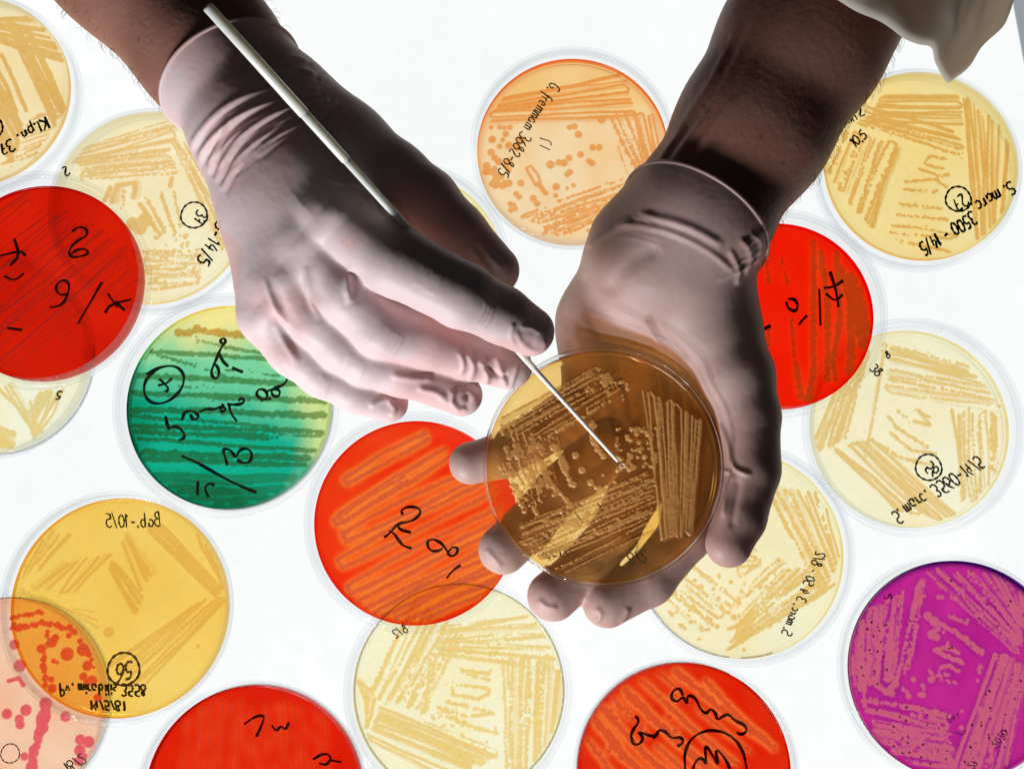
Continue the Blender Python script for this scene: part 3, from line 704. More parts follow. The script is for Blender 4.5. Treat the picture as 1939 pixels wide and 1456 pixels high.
# ---- 12 magenta dish
g = Growth(1824, 1265, 204)
g.hatch((1655, 1160), (1640, 1300), (1770, 1100), (1735, 1270), 9, 12, dots=(0, .5), jit=5)
g.hatch((1780, 1080), (1940, 1235), (1940, 1085), (1960, 1160), 9, 9, dots=(.25, 0))
g.hatch((1645, 1320), (1800, 1345), (1690, 1420), (1810, 1440), 9, 13, dots=(.35, .1), jit=5)
g.hatch((1905, 1240), (1810, 1456), (1960, 1260), (1900, 1470), 8, 12, dots=(0, .2))
g.line([(1800, 1180), (1840, 1205), (1875, 1235), (1862, 1285)], 13, .1, bump=.3); g.line([(1815, 1165), (1850, 1180)], 9, .4)
for x, y, r in ((1776, 1284, 6), (1775, 1165, 8), (1787, 1175, 9), (1782, 1200, 9), (1790, 1205, 7)): g.dot(x, y, r, 2)
g.hatch((1640, 1110), (1622, 1330), (1650, 1130), (1640, 1330), 3, 9, dots=.1)
g.spots(1660, 1280, 1770, 1320, 16, 4, 7); g.spots(1750, 1100, 1900, 1420, 34, 2.5, 5)
def pig_mag(u, v, gg, s):
    a, b, c = pg_of((206, 46, 146)), pg_of((182, 32, 136)), pg_of((214, 60, 150))
    n = vnoise(u+2, v+2, 5, 31)[:, None]; col = a*n+b*(1-n)
    h = np.clip(s*2.2, 0, 1)[:, None]; col = col*(1-.5*h)+pg_of((146, 24, 128))*.5*h
    k = np.clip(gg*1.3, 0, 1)[:, None]; col = col*(1-k)+pg_of((208, 96, 132))*k
    q_ = np.random.default_rng(5); cand = np.nonzero((gg > .8) & (np.hypot(u, v) < .93))[0]
    for i in q_.choice(cand, 90): col[np.hypot(u-u[i]+q_.normal(0, .01), v-v[i]) < q_.uniform(.007, .012)] = pg_of((60, 14, 50))
    e = np.clip((np.hypot(u, v)-.93)/.06, 0, 1)[:, None]*np.clip(u*.4+v+.1, 0, 1)[:, None]
    return col*(1-e)+pg_of((58, 14, 96))*e
for pts in ([(1785, 1228), (1805, 1240), (1835, 1250)], [(1790, 1225), (1820, 1228), (1832, 1240)], [(1795, 1262), (1812, 1258), (1828, 1268)], [(1776, 1284), (1790, 1276), (1800, 1282), (1812, 1290)], [(1790, 1268), (1808, 1276)]): g.line(pts, 10, .08, bump=.35)
petri_dish('magenta purple plate with dusty pink streaks at the right edge', 1814, 1268, 217, g, np.array([.97, .95, .9]), pig_mag, inverted=True, ra=.945,
    ink=[([[(1686, 1126), (1692, 1136), (1700, 1120), (1702, 1134)]], 2.4, False), (word('2020', (1876, 1400), (.6, -.75), 15, mirror=True), 1.8, False), (word('27.', (1830, 1440), (.6, -.75), 14, mirror=True), 1.8, False),
         (word('Ger', (1800, 1362), (.8, -.4), 16)+[[(1810, 1378), (1826, 1384), (1832, 1374)]], 1.4, False)])
# ---- 13 pale dish, right
g = Growth(1727, 808, 188)
g.hatch((1700, 645), (1840, 690), (1690, 735), (1900, 765), 8, 9, dots=(0, .1), jit=4)
g.hatch((1660, 660), (1600, 830), (1590, 740), (1545, 850), 7, 9, dots=(.1, .1))
g.hatch((1580, 850), (1690, 960), (1655, 830), (1830, 985), 7, 9, jit=5)
g.hatch((1805, 775), (1818, 940), (1895, 780), (1880, 940), 7, 10, dots=(0, .25))
for pts in ([(1705, 775), (1735, 795), (1765, 800), (1745, 775)], [(1690, 785), (1700, 805), (1740, 830), (1760, 845)], [(1690, 815), (1730, 850), (1778, 855)], [(1740, 772), (1765, 785)], [(1655, 830), (1700, 860), (1775, 880)]): g.line(pts, 9, .1)
g.hatch((1680, 640), (1640, 870), (1690, 650), (1660, 760), 3, 6, dots=.2)
petri_dish('cream plate at the right edge marked 3560 below its middle', 1733, 807, 208, g, tint_of((240, 205, 132), (251, 241, 208)), flat((251, 243, 212), (249, 236, 195)), ra=.912,
    ink=[(word('56', (1769, 867), (.7, .6), 22, mirror=True)+ring(1767, 880, 25), 3.8, False), (word('S. marc. 3560-14/5', (1690, 968), (.86, -.56), 27, mirror=True, sx=.82), 3.8, False), (word('38', (1660, 690), (.6, .6), 18), 3.4, False), (word('8', (1695, 670), (.7, -.3), 14), 3.4, False)])
# ---- 14 pale dish behind the thumb
g = Growth(1404, 1050, 196)
g.hatch((1462, 930), (1560, 1120), (1560, 930), (1595, 1060), 8, 10, dots=(.15, 0))
g.hatch((1590, 1110), (1380, 1230), (1510, 1080), (1400, 1180), 8, 10, dots=(0, .45), jit=5)
g.hatch((1300, 1060), (1400, 1140), (1250, 1120), (1330, 1190), 7, 9, dots=.45)
g.hatch((1395, 1030), (1440, 1050), (1400, 1085), (1440, 1070), 4, 9, dots=.1)
g.hatch((1500, 1090), (1400, 1200), (1480, 1060), (1390, 1140), 4, 9, dots=.4)
g.spots(1260, 1060, 1480, 1230, 60, 2.5, 5)
petri_dish('pale yellow plate under the thumb and index finger of the palm up hand', 1408, 1048, 211, g, tint_of((240, 202, 122), (250, 240, 202)), flat((251, 241, 205), (248, 234, 186)),
    ink=[(word('S. marc. 3 4 50 - 8/2', (1482, 1200), (.42, -.9), 20, mirror=True, sx=.85), 3.0, False)])
# ---- 15 red dish, right
g = Growth(1486, 594, 180)
for pts, w, d in (([(1466, 470), (1466, 500), (1468, 530)], 11, .4), ([(1466, 612), (1464, 650), (1466, 690), (1462, 740)], 9, .45), ([(1492, 480), (1500, 520), (1505, 545)], 8, .35), ([(1510, 600), (1513, 670), (1520, 755)], 9, .3), ([(1515, 690), (1525, 750), (1538, 756), (1548, 700), (1553, 560), (1555, 450)], 11, 0), ([(1570, 470), (1578, 560), (1578, 640), (1576, 720)], 12, 0), ([(1600, 470), (1602, 600), (1588, 680), (1590, 720)], 11, 0), ([(1605, 500), (1625, 560), (1618, 700)], 16, 0), ([(1625, 520), (1655, 700)], 22, 0), ([(1640, 540), (1660, 660)], 14, 0)): g.line(pts, w, d, bump=.25)
c7 = lambda pts: [(x/2.769+1239, y/2.769+465) for x, y in pts]
petri_dish('scarlet plate right of the palm up wrist with brown vertical streaks', 1483, 590, 198, g, tint_of((198, 46, 24), (246, 44, 10)), hemo((246, 26, 4), (250, 60, 16), k=1.3), z0=15.4, tilt=(0, 0), ra=.91,
    ink=[([c7(p) for p in ([(545, 275), (505, 290), (495, 320), (525, 340), (550, 325), (530, 345), (535, 375), (575, 380)], [(570, 480), (545, 440), (600, 425), (650, 400)], [(735, 270), (745, 310), (785, 325), (800, 290), (780, 255), (745, 255)], [(800, 395), (820, 370), (845, 345)],
        [(915, 200), (915, 400)], [(975, 105), (1000, 190), (1010, 250), (1015, 300)], [(940, 195), (990, 190), (1045, 155)], [(950, 225), (1000, 270), (1040, 230)])], 6.0, True)])
# ---- 16 tan dish, top right
g = Growth(1751, 306, 182)
g.hatch((1690, 165), (1830, 165), (1655, 215), (1835, 220), 7, 8, jit=3)
g.hatch((1655, 195), (1820, 235), (1640, 220), (1835, 275), 5, 8, dots=(0, .3))
g.hatch((1620, 240), (1580, 330), (1720, 270), (1660, 425), 8, 10, dots=(.1, 0))
g.hatch((1838, 170), (1855, 470), (1920, 240), (1900, 440), 9, 8, jit=4)
for pts in ([(1800, 290), (1770, 285), (1760, 300), (1795, 310)], [(1750, 310), (1790, 325), (1810, 320)], [(1720, 335), (1780, 330), (1800, 345)], [(1718, 350), (1780, 355)], [(1710, 378), (1790, 390)], [(1705, 400), (1800, 410)], [(1695, 420), (1740, 425), (1815, 440), (1800, 445), (1690, 435)], [(1700, 450), (1800, 470)]): g.line(pts, 8, .1)
petri_dish('tan plate with circled 27 below the coat sleeve in the top right', 1746, 312, 196, g, tint_of((234, 180, 92), (249, 224, 154)), flat((250, 227, 160), (247, 217, 140)), inverted=True, ra=.93,
    ink=[(word('27', (1822, 362), (-.7, .6), 26)+ring(1814, 375, 24), 3.8, True), (word('S. marc.', (1915, 340), (-.86, .5), 26, sx=.95), 4.2, True), (word('3500 - 14/5', (1838, 398), (-.85, .52), 27, sx=.78), 4.4, True), (word('10.5', (1622, 278), (.65, -.6), 19), 3.4, True), (word('Gmn2', (1598, 240), (.8, -.5), 22), 3.2, True)])
# ---- 17 peach dish, top centre
g = Growth(1081, 276, 184)
g.hatch((945, 172), (1180, 125), (925, 215), (1200, 205), 6, 7, jit=3)
g.hatch((1160, 205), (1210, 330), (1240, 200), (1250, 300), 7, 9, dots=(.1, 0))
g.hatch((1185, 330), (985, 405), (1200, 390), (1060, 445), 8, 9, dots=(.35, .1), jit=4)
for x, y, r in ((1075, 229, 6), (1085, 227, 7), (1092, 243, 8), (1137, 213, 9), (1120, 269, 7), (1132, 269, 7), (1096, 283, 7), (1074, 290, 7), (1038, 303, 9), (1054, 299, 7), (1064, 300, 8), (1112, 296, 6), (1118, 300, 7), (1075, 318, 7), (1070, 323, 6), (1049, 347, 8), (1070, 350, 4), (1082, 344, 5), (1048, 364, 5), (981, 340, 7), (958, 340, 8), (946, 345, 8), (933, 331, 7), (932, 345, 7), (974, 268, 9), (981, 253, 9), (958, 265, 8), (940, 267, 6), (946, 254, 5), (926, 253, 8), (924, 279, 8), (931, 290, 7), (960, 229, 6), (949, 230, 5), (940, 229, 5), (924, 229, 5), (952, 242, 7), (972, 361, 6), (978, 367, 6), (1005, 370, 7), (1012, 380, 7), (961, 381, 6), (970, 390, 6), (962, 393, 6)): g.dot(x, y, r*.95)
g.line([(992, 310), (1000, 306), (1012, 322), (1018, 340), (1012, 345), (1002, 330), (992, 312)], 6); g.line([(1015, 342), (1028, 360)], 11)
g.hatch((1195, 260), (1215, 320), (1170, 270), (1200, 330), 3, 7, dots=.4); g.spots(960, 370, 1200, 440, 50, 2.5, 4.5); g.spots(905, 285, 960, 350, 16, 5, 8)
def pig_peach(u, v, gg, s):
    a, b, c, e = pg_of((254, 222, 178)), pg_of((252, 206, 150)), pg_of((252, 172, 106)), pg_of((252, 190, 100))
    n = vnoise(u+2, v+2, 4, 41)[:, None]; col = a*n+b*(1-n)
    w = np.clip((v-.25)/.3, 0, 1)[:, None]; col = col*(1-.6*w)+e*.6*w
    r = np.clip((np.hypot(u, v)-.90)/.09, 0, 1)[:, None]*np.clip(.5+.9*v+.2*np.abs(u), .25, 1)[:, None]; return col*(1-r)+c*r
petri_dish('peach orange plate with round colonies at the top centre, between the two hands', 1086, 275, 195, g, tint_of((247, 166, 92), (253, 214, 164)), pig_peach, ra=.94,
    ink=[(word('G. fremmam 3682-8/5', (1040, 128), (-.50, .87), 24, sx=.86), 2.8, False), ([[(1018, 243), (1040, 250), (1040, 258)], [(1018, 257), (1038, 267)]], 2.8, False)])
# ---- 18 pale dish behind the left thumb
g = Growth(768, 496, 182)
g.hatch((880, 370), (930, 440), (900, 360), (945, 470), 4, 8, dots=.3); g.spots(890, 390, 940, 560, 40, 4, 8)
g.hatch((640, 420), (800, 380), (640, 560), (860, 600), 8, 10, dots=.2)
petri_dish('pale yellow plate almost hidden behind the thumb of the hand with the wire', 768, 496, 196, g, tint_of((246, 216, 122), (251, 241, 196)), flat((251, 242, 200), (250, 236, 180)))
# ---- 19 the held dish
HZ = 55.0
g = Growth(1146, 883, 211)
g.hatch((958, 800), (1130, 700), (1030, 838), (1195, 738), 6, 10, dots=(.1, .3), jit=4)
g.hatch((962, 805), (985, 900), (1060, 830), (1080, 890), 6, 12, dots=(.3, .35), jit=4)
g.hatch((960, 880), (1000, 965), (1045, 870), (1065, 930), 6, 9, dots=.4, jit=4)
for pts, w in (([(1060, 845), (1080, 890), (1110, 945)], 16), ([(1030, 870), (1060, 920), (1095, 960)], 14), ([(1000, 930), (1030, 975), (1050, 985)], 13), ([(1100, 860), (1120, 905), (1150, 930)], 18), ([(1150, 900), (1170, 910), (1150, 930)], 13), ([(1130, 800), (1128, 830), (1150, 860)], 15)): g.line(pts, w, .2, bump=.35)
g.hatch((1225, 745), (1250, 1010), (1330, 800), (1310, 1000), 10, 8, dots=0, jit=3)
g.hatch((1000, 985), (1230, 890), (1010, 1060), (1250, 960), 8, 8.5, dots=(.1, .35), jit=3)
g.hatch((1020, 1030), (1200, 950), (1070, 1080), (1240, 1000), 4, 7, dots=.12, jit=3)
g.spots(1170, 810, 1245, 890, 48, 2.5, 5.5); g.spots(975, 840, 1050, 920, 34, 3.5, 6.5); g.spots(1110, 710, 1200, 760, 18, 3.5, 7); g.spots(1060, 960, 1180, 1000, 16, 3, 6)
def pig_amber(u, v, gg, s):
    a, b = pg_of((254, 216, 140)), pg_of((250, 198, 112)); n = vnoise(u+2, v+2, 4, 51)[:, None]
    return a*n+b*(1-n)
HELD, HC, HR, HRA, HSC = petri_dish('open amber plate with bumpy colonies resting in the palm up gloved hand', 1143, 880, 230*1.035, g, np.array([.85, .68, .42]), pig_amber, z0=HZ, ra=.935, lid=False, density_h=.8, mats=(M_AGAR_HELD, M_GROW_HELD),
    ink=[(word('2345', (1140, 722), (1, -.12), 20, mirror=True)+word('marc', (1036, 1036), (1, -.12), 24, mirror=True)+word('8/2', (1190, 1038), (1, -.1), 22, mirror=True)+[[(1100, 945), (1112, 955)], [(1138, 948), (1150, 962), (1144, 972)], [(1095, 962), (1112, 985)]], 2.6, True)])

# ------------------------------------------------------------------ hands: signed distance fields turned into one skin each
def J(px, py, z, r): return (*P(px, py, z), r)
def chain(pts): return [J(*p) for p in pts]
class Field:
    def __init__(s, lo, hi, h):
        s.lo, s.h = np.array(lo, float), h
        s.n = np.ceil((np.array(hi)-s.lo)/h).astype(int)+1
    def blank(s): return np.full(s.n, 40.0, np.float32)
    def cone(s, D, a, b, k, pad=14):
        """smooth-union a tapered capsule a-b (x, y, z, r) into D with blend k"""
        a, b = np.array(a), np.array(b); rm = max(a[3], b[3])+pad
        lo = np.minimum(a[:3], b[:3])-rm; hi = np.maximum(a[:3], b[:3])+rm
        i0 = np.clip(np.floor((lo-s.lo)/s.h).astype(int), 0, s.n); i1 = np.clip(np.ceil((hi-s.lo)/s.h).astype(int)+1, 0, s.n)
        if (i1 <= i0).any(): return
        ax = [(s.lo[d]+s.h*np.arange(i0[d], i1[d])).astype(np.float32) for d in range(3)]
        X, Y, Z = ax[0][:, None, None]-a[0], ax[1][None, :, None]-a[1], ax[2][None, None, :]-a[2]
        ab = (b-a)[:3]; L2 = max(float(ab@ab), 1e-6)
        t = np.clip((X*ab[0]+Y*ab[1]+Z*ab[2])/L2, 0, 1)
        d = np.sqrt((X-t*ab[0])**2+(Y-t*ab[1])**2+(Z-t*ab[2])**2)-(a[3]+(b[3]-a[3])*t)
        w = D[i0[0]:i1[0], i0[1]:i1[1], i0[2]:i1[2]]
        w[...] = smin(w, d.astype(np.float32), k)
    def chain(s, D, pts, k):
        for a, b in zip(pts[:-1], pts[1:]): s.cone(D, a, b, k)
def smin(a, b, k):
    h = np.clip(0.5+0.5*(b-a)/k, 0, 1); return b*(1-h)+a*h-k*h*(1-h)
def surface_nets(D, lo, h):
    sg = D < 0; nx, ny, nz = D.shape
    c = np.zeros((nx-1, ny-1, nz-1), np.int8)
    for i in (0, 1):
        for j in (0, 1):
            for k in (0, 1): c += sg[i:nx-1+i, j:ny-1+j, k:nz-1+k]
    act = (c > 0) & (c < 8); I, Jx, K = np.nonzero(act)
    pos = np.zeros((len(I), 3)); cnt = np.zeros(len(I))
    cor = [(i, j, k) for i in (0, 1) for j in (0, 1) for k in (0, 1)]
    for a in cor:
        for d in range(3):
            if a[d]: continue
            b = list(a); b[d] = 1
            va = D[I+a[0], Jx+a[1], K+a[2]]; vb = D[I+b[0], Jx+b[1], K+b[2]]
            m = (va < 0) != (vb < 0); t = np.where(m, va/np.where(m, va-vb, 1), 0)
            p = np.tile(np.array(a, float), (len(I), 1)); p[:, d] += t
            pos += p*m[:, None]; cnt += m
    pos = pos/cnt[:, None]+np.stack([I, Jx, K], 1)
    idx = np.full(act.shape, -1, np.int64); idx[I, Jx, K] = np.arange(len(I))
    Fs = []
    for d in range(3):
        e, f = (d+1) % 3, (d+2) % 3
        sl0 = [slice(None)]*3; sl1 = [slice(None)]*3; sl0[d] = slice(0, -1); sl1[d] = slice(1, None)
        A, B = sg[tuple(sl0)], sg[tuple(sl1)]
        q = np.array(np.nonzero(A != B)).T
        q = q[(q[:, e] > 0) & (q[:, f] > 0) & (q[:, e] < D.shape[e]-1) & (q[:, f] < D.shape[f]-1)]
        s_ = A[q[:, 0], q[:, 1], q[:, 2]]
        def at(de, df):
            r = q.copy(); r[:, e] += de; r[:, f] += df; return idx[r[:, 0], r[:, 1], r[:, 2]]
        quad = np.stack([at(-1, -1), at(0, -1), at(0, 0), at(-1, 0)], 1)
        quad = np.where(s_[:, None], quad, quad[:, ::-1]); Fs.append(quad)
    return pos*h+lo, np.concatenate(Fs)
def normals(V, F):
    a = V[F[:, 2]]-V[F[:, 0]]; b = V[F[:, 3]]-V[F[:, 1]]; n = np.cross(a, b)
    out = np.zeros_like(V)
    for k in range(4): np.add.at(out, F[:, k], n)
    return out/np.maximum(np.linalg.norm(out, axis=1), 1e-9)[:, None]
def relax(V, F, it):
    for _ in range(it):
        s = np.zeros_like(V); c = np.zeros(len(V))
        for k in range(4):
            np.add.at(s, F[:, k], V[F[:, (k+1) % 4]]+V[F[:, (k-1) % 4]]); np.add.at(c, F[:, k], 2)
        V = V*.5+.5*s/c[:, None]
    return V
def poly_dist(Q, pts):
    """distance of points Q (px) to a polyline, signed across it, and the fraction along it"""
    pts = np.asarray(smooth_poly(pts, 2)); best = np.full(len(Q), 1e9); sgn = np.zeros(len(Q)); fr = np.zeros(len(Q))
    L = np.hypot(*np.diff(pts, axis=0).T); cum = np.concatenate([[0], np.cumsum(L)]); T = cum[-1]
    for i in range(len(pts)-1):
        a, b = pts[i], pts[i+1]; ab = b-a; l2 = ab@ab
        t = np.clip(((Q-a)@ab)/l2, 0, 1); r = Q-(a+t[:, None]*ab); d = np.hypot(r[:, 0], r[:, 1])
        m = d < best; best[m] = d[m]; sgn[m] = (ab[0]*r[m, 1]-ab[1]*r[m, 0]); fr[m] = (cum[i]+t[m]*L[i])/T
    return best, np.sign(sgn), fr
class Detail:
    """folds, tendons and creases pushed into the skin where the photograph shows them (facing up only)"""
    def __init__(s, V, Nn):
        s.V, s.N = V, Nn; s.Q = project(V); vd = CAM-V; vd /= np.linalg.norm(vd, axis=1)[:, None]
        s.face = np.clip((np.einsum('ij,ij->i', Nn, vd)-.05)/.35, 0, 1); s.d = np.zeros(len(V))
    def add(s, pts, w, amp, step=0.0, ends=.12):
        p = np.asarray(pts, float); lo = p.min(0)-4*w; hi = p.max(0)+4*w
        m = ((s.Q > lo) & (s.Q < hi)).all(1) & (s.face > 0)
        if not m.any(): return
        d, sg, fr = poly_dist(s.Q[m], pts)
        fade = np.clip(np.minimum(fr, 1-fr)/max(ends, 1e-3), 0, 1)**.7
        prof = np.exp(-(d/w)**2)+step*sg*np.exp(-(d/w)**2)*(d/w)
        s.d[m] += amp*prof*fade*s.face[m]
    def noise(s, amp, sc, mask=None):
        n = np.array([mnoise.noise(Vector(v*sc)) for v in s.V]); s.d += amp*n*(1 if mask is None else mask)
    def done(s): return s.V+s.N*s.d[:, None]

def split_plane(o, co, no, inner):
    """cut away one side of the mesh with a plane (world mm)"""
    bm = bmesh.new(); bm.from_mesh(o.data)
    bmesh.ops.bisect_plane(bm, geom=bm.verts[:]+bm.edges[:]+bm.faces[:], dist=1e-7, plane_co=Vector(np.array(co)*MM), plane_no=Vector(no), clear_outer=not inner, clear_inner=inner)
    bm.to_mesh(o.data); bm.free(); o.data.update()
def boundary_loop(o):
    bm = bmesh.new(); bm.from_mesh(o.data); bm.verts.ensure_lookup_table(); bm.verts.index_update()
    be = [e for e in bm.edges if e.is_boundary]; nb = {}
    for e in be:
        a, b = e.verts; nb.setdefault(a.index, []).append(b.index); nb.setdefault(b.index, []).append(a.index)
    best = []; seen = set()
    for s0 in nb:
        if s0 in seen: continue
        lp = [s0]; seen.add(s0); cur = s0
        while True:
            nx = [i for i in nb[cur] if i not in seen]
            if not nx: break
            cur = nx[0]; seen.add(cur); lp.append(cur)
        if len(lp) > len(best): best = lp
    bm.verts.ensure_lookup_table()
    pts = np.array([bm.verts[i].co[:] for i in best])/MM; bm.free(); return pts
def closed_tube(pts, r, seg=8, n=160):
    p = np.concatenate([pts, pts[:1]]); L = np.concatenate([[0], np.cumsum(np.linalg.norm(np.diff(p, axis=0), axis=1))])
    t = np.linspace(0, L[-1], n+1)[:-1]; q = np.stack([np.interp(t, L, p[:, i]) for i in range(3)], 1)
    for _ in range(3): q = (np.roll(q, 1, 0)+q*2+np.roll(q, -1, 0))/4
    c = q.mean(0); tan = np.roll(q, -1, 0)-np.roll(q, 1, 0); tan /= np.linalg.norm(tan, axis=1)[:, None]
    out = q-c; out -= tan*np.einsum('ij,ij->i', out, tan)[:, None]; out /= np.linalg.norm(out, axis=1)[:, None]
    bi = np.cross(tan, out); V = np.zeros((n, seg, 3))
    for k in range(seg):
        a = 2*math.pi*k/seg; V[:, k] = q+r*(math.cos(a)*out+math.sin(a)*bi)
    idx = np.arange(n*seg).reshape(n, seg); n2 = np.roll(idx, -1, 0)
    F = np.stack([idx, np.roll(idx, -1, 1), np.roll(n2, -1, 1), n2], -1).reshape(-1, 4)
    return V.reshape(-1, 3), F
def build_arm(person, arm, palm, fingers, cut_px, cut_z, cut_no, details, skin_details, gm, h=0.66, kp=9, kf=3.0, hair=None):
    allp = np.array([q[:3] for c in [arm]+palm+fingers for q in c]); rr = max(q[3] for q in arm)
    lo = allp.min(0)-rr-6; hi = allp.max(0)+rr+6
    fd = Field(lo, hi, h)
    D = fd.blank(); fd.chain(D, arm, 8)
    for c in palm: fd.chain(D, c, kp)
    Fi = fd.blank()
    for c in fingers:
        ca = np.array(c); i0 = np.clip(((ca[:, :3]-ca[:, 3:]).min(0)-16-fd.lo)/h, 0, fd.n).astype(int); i1 = np.clip(((ca[:, :3]+ca[:, 3:]).max(0)+16-fd.lo)/h, 0, fd.n).astype(int)
        sub = Field(fd.lo+i0*h, fd.lo+i0*h, h); sub.n = i1-i0
        one = sub.blank(); sub.chain(one, c, 2.2)
        w = Fi[i0[0]:i1[0], i0[1]:i1[1], i0[2]:i1[2]]; w[...] = smin(w, one, 1.2)
    D = smin(D, Fi, kf)
    V, F = surface_nets(D, lo, h); V = relax(V, F, 5)
    Nn = normals(V, F)
    dt = Detail(V, Nn); details(dt); Vg = dt.done(); Vg = relax(Vg, F, 1)
    co = P(*cut_px, cut_z); no = np.array(cut_no, float); no /= np.linalg.norm(no)
    glove = mesh_obj('glove', Vg, F, gm, person); split_plane(glove, co, no, False)
    lp = boundary_loop(glove)
    # the rolled bead and the slight flare of the cuff are one sub-part of the glove
    Vt, Ft = closed_tube(lp, 0.85); mesh_obj('cuff_bead', Vt, Ft, gm, glove)
    dt = Detail(V, Nn); skin_details(dt); Vs = dt.done()-Nn*0.9
    skin = mesh_obj('forearm', Vs, F, M_SKIN, person); split_plane(skin, co-no*9, no, True)
    glove['label'] = details.__doc__; 
    if hair:
        parts = []
        Ns = normals(Vs, F); Q = project(Vs); pr = (Vs-co)@no
        cand = np.nonzero((pr > 3) & (Q[:, 1] > -60))[0]
        w = np.array([hair(Q[i], Ns[i]) for i in cand]); w = w/w.sum()
        for i in RNG.choice(cand, 260, p=w):
            ax = -no*0.8+RNG.normal(0, .35, 3); ax -= Ns[i]*(ax@Ns[i])
            p = Vs[i]; L = random.uniform(2.5, 6.5); n_ = Ns[i]
            path = [p-n_*.2, p+n_*L*.25+ax*L*.25, p+n_*L*.38+ax*L*.6, p+n_*L*.36+ax*L]
            parts.append(tube(path, [.055, .05, .04, .015], 4, False))
        Vh, Fh = join(parts); ho = mesh_obj('arm_hair', Vh, Fh, M_HAIR, skin); ho['kind'] = 'stuff'
    return glove, skin

PERSON = empty('person', tuple(np.array(P(900, -300, 80))*MM))
tag(PERSON, 'person in latex gloves, one hand guiding a thin stick, the other cradling the amber plate', 'person')
bpy.context.view_layer.update()
class Par:  # children are modelled in world mm
    pass
def adopt(o): o.matrix_parent_inverse = PERSON.matrix_world.inverted()

# ---- hand with the wire (back of the hand up)
arm1 = chain([(60, -240, 90, 31), (250, -62, 88, 27.5), (395, 95, 88, 25.8), (515, 240, 90, 24.3)])
palm1 = [chain(c) for c in (
    [(515, 240, 90, 23.5), (590, 300, 96, 18), (640, 398, 110, 14.5)],
    [(515, 245, 91, 23), (560, 340, 97, 18), (592, 455, 104, 14)],
    [(505, 250, 91, 23), (530, 370, 95, 17), (545, 530, 100, 13)],
    [(495, 260, 90, 22), (512, 390, 92, 16), (515, 590, 93, 12)],
    [(535, 245, 88, 21), (630, 285, 88, 17.5), (735, 342, 90, 14.5)],
    [(650, 300, 88, 15), (680, 380, 94, 13)])]
fing1 = [chain(c) for c in (
    [(640, 405, 112, 14), (752, 496, 119, 11.8), (875, 560, 117.5, 10.9), (952, 597, 107, 9.6), (1003, 628, 99, 8.6)],
    [(592, 462, 106, 13), (655, 548, 106, 11.8), (726, 618, 102, 10.8), (809, 641, 96, 10.2), (885, 668, 88, 9.2), (964, 694, 80, 8.3)],
    [(545, 532, 100, 12), (600, 600, 98, 11), (650, 650, 94, 10.2), (697, 677, 91, 9.8), (765, 700, 87, 9.6), (833, 722, 81, 9.0), (873, 748, 77, 7.7)],
    [(515, 597, 93, 11.5), (560, 660, 90, 10), (612, 704, 86, 9), (672, 735, 82, 8.4), (735, 761, 76, 7.4)],
    [(735, 342, 90, 14.5), (800, 385, 90, 13), (862, 450, 88, 12), (935, 512, 86, 9.2)])]
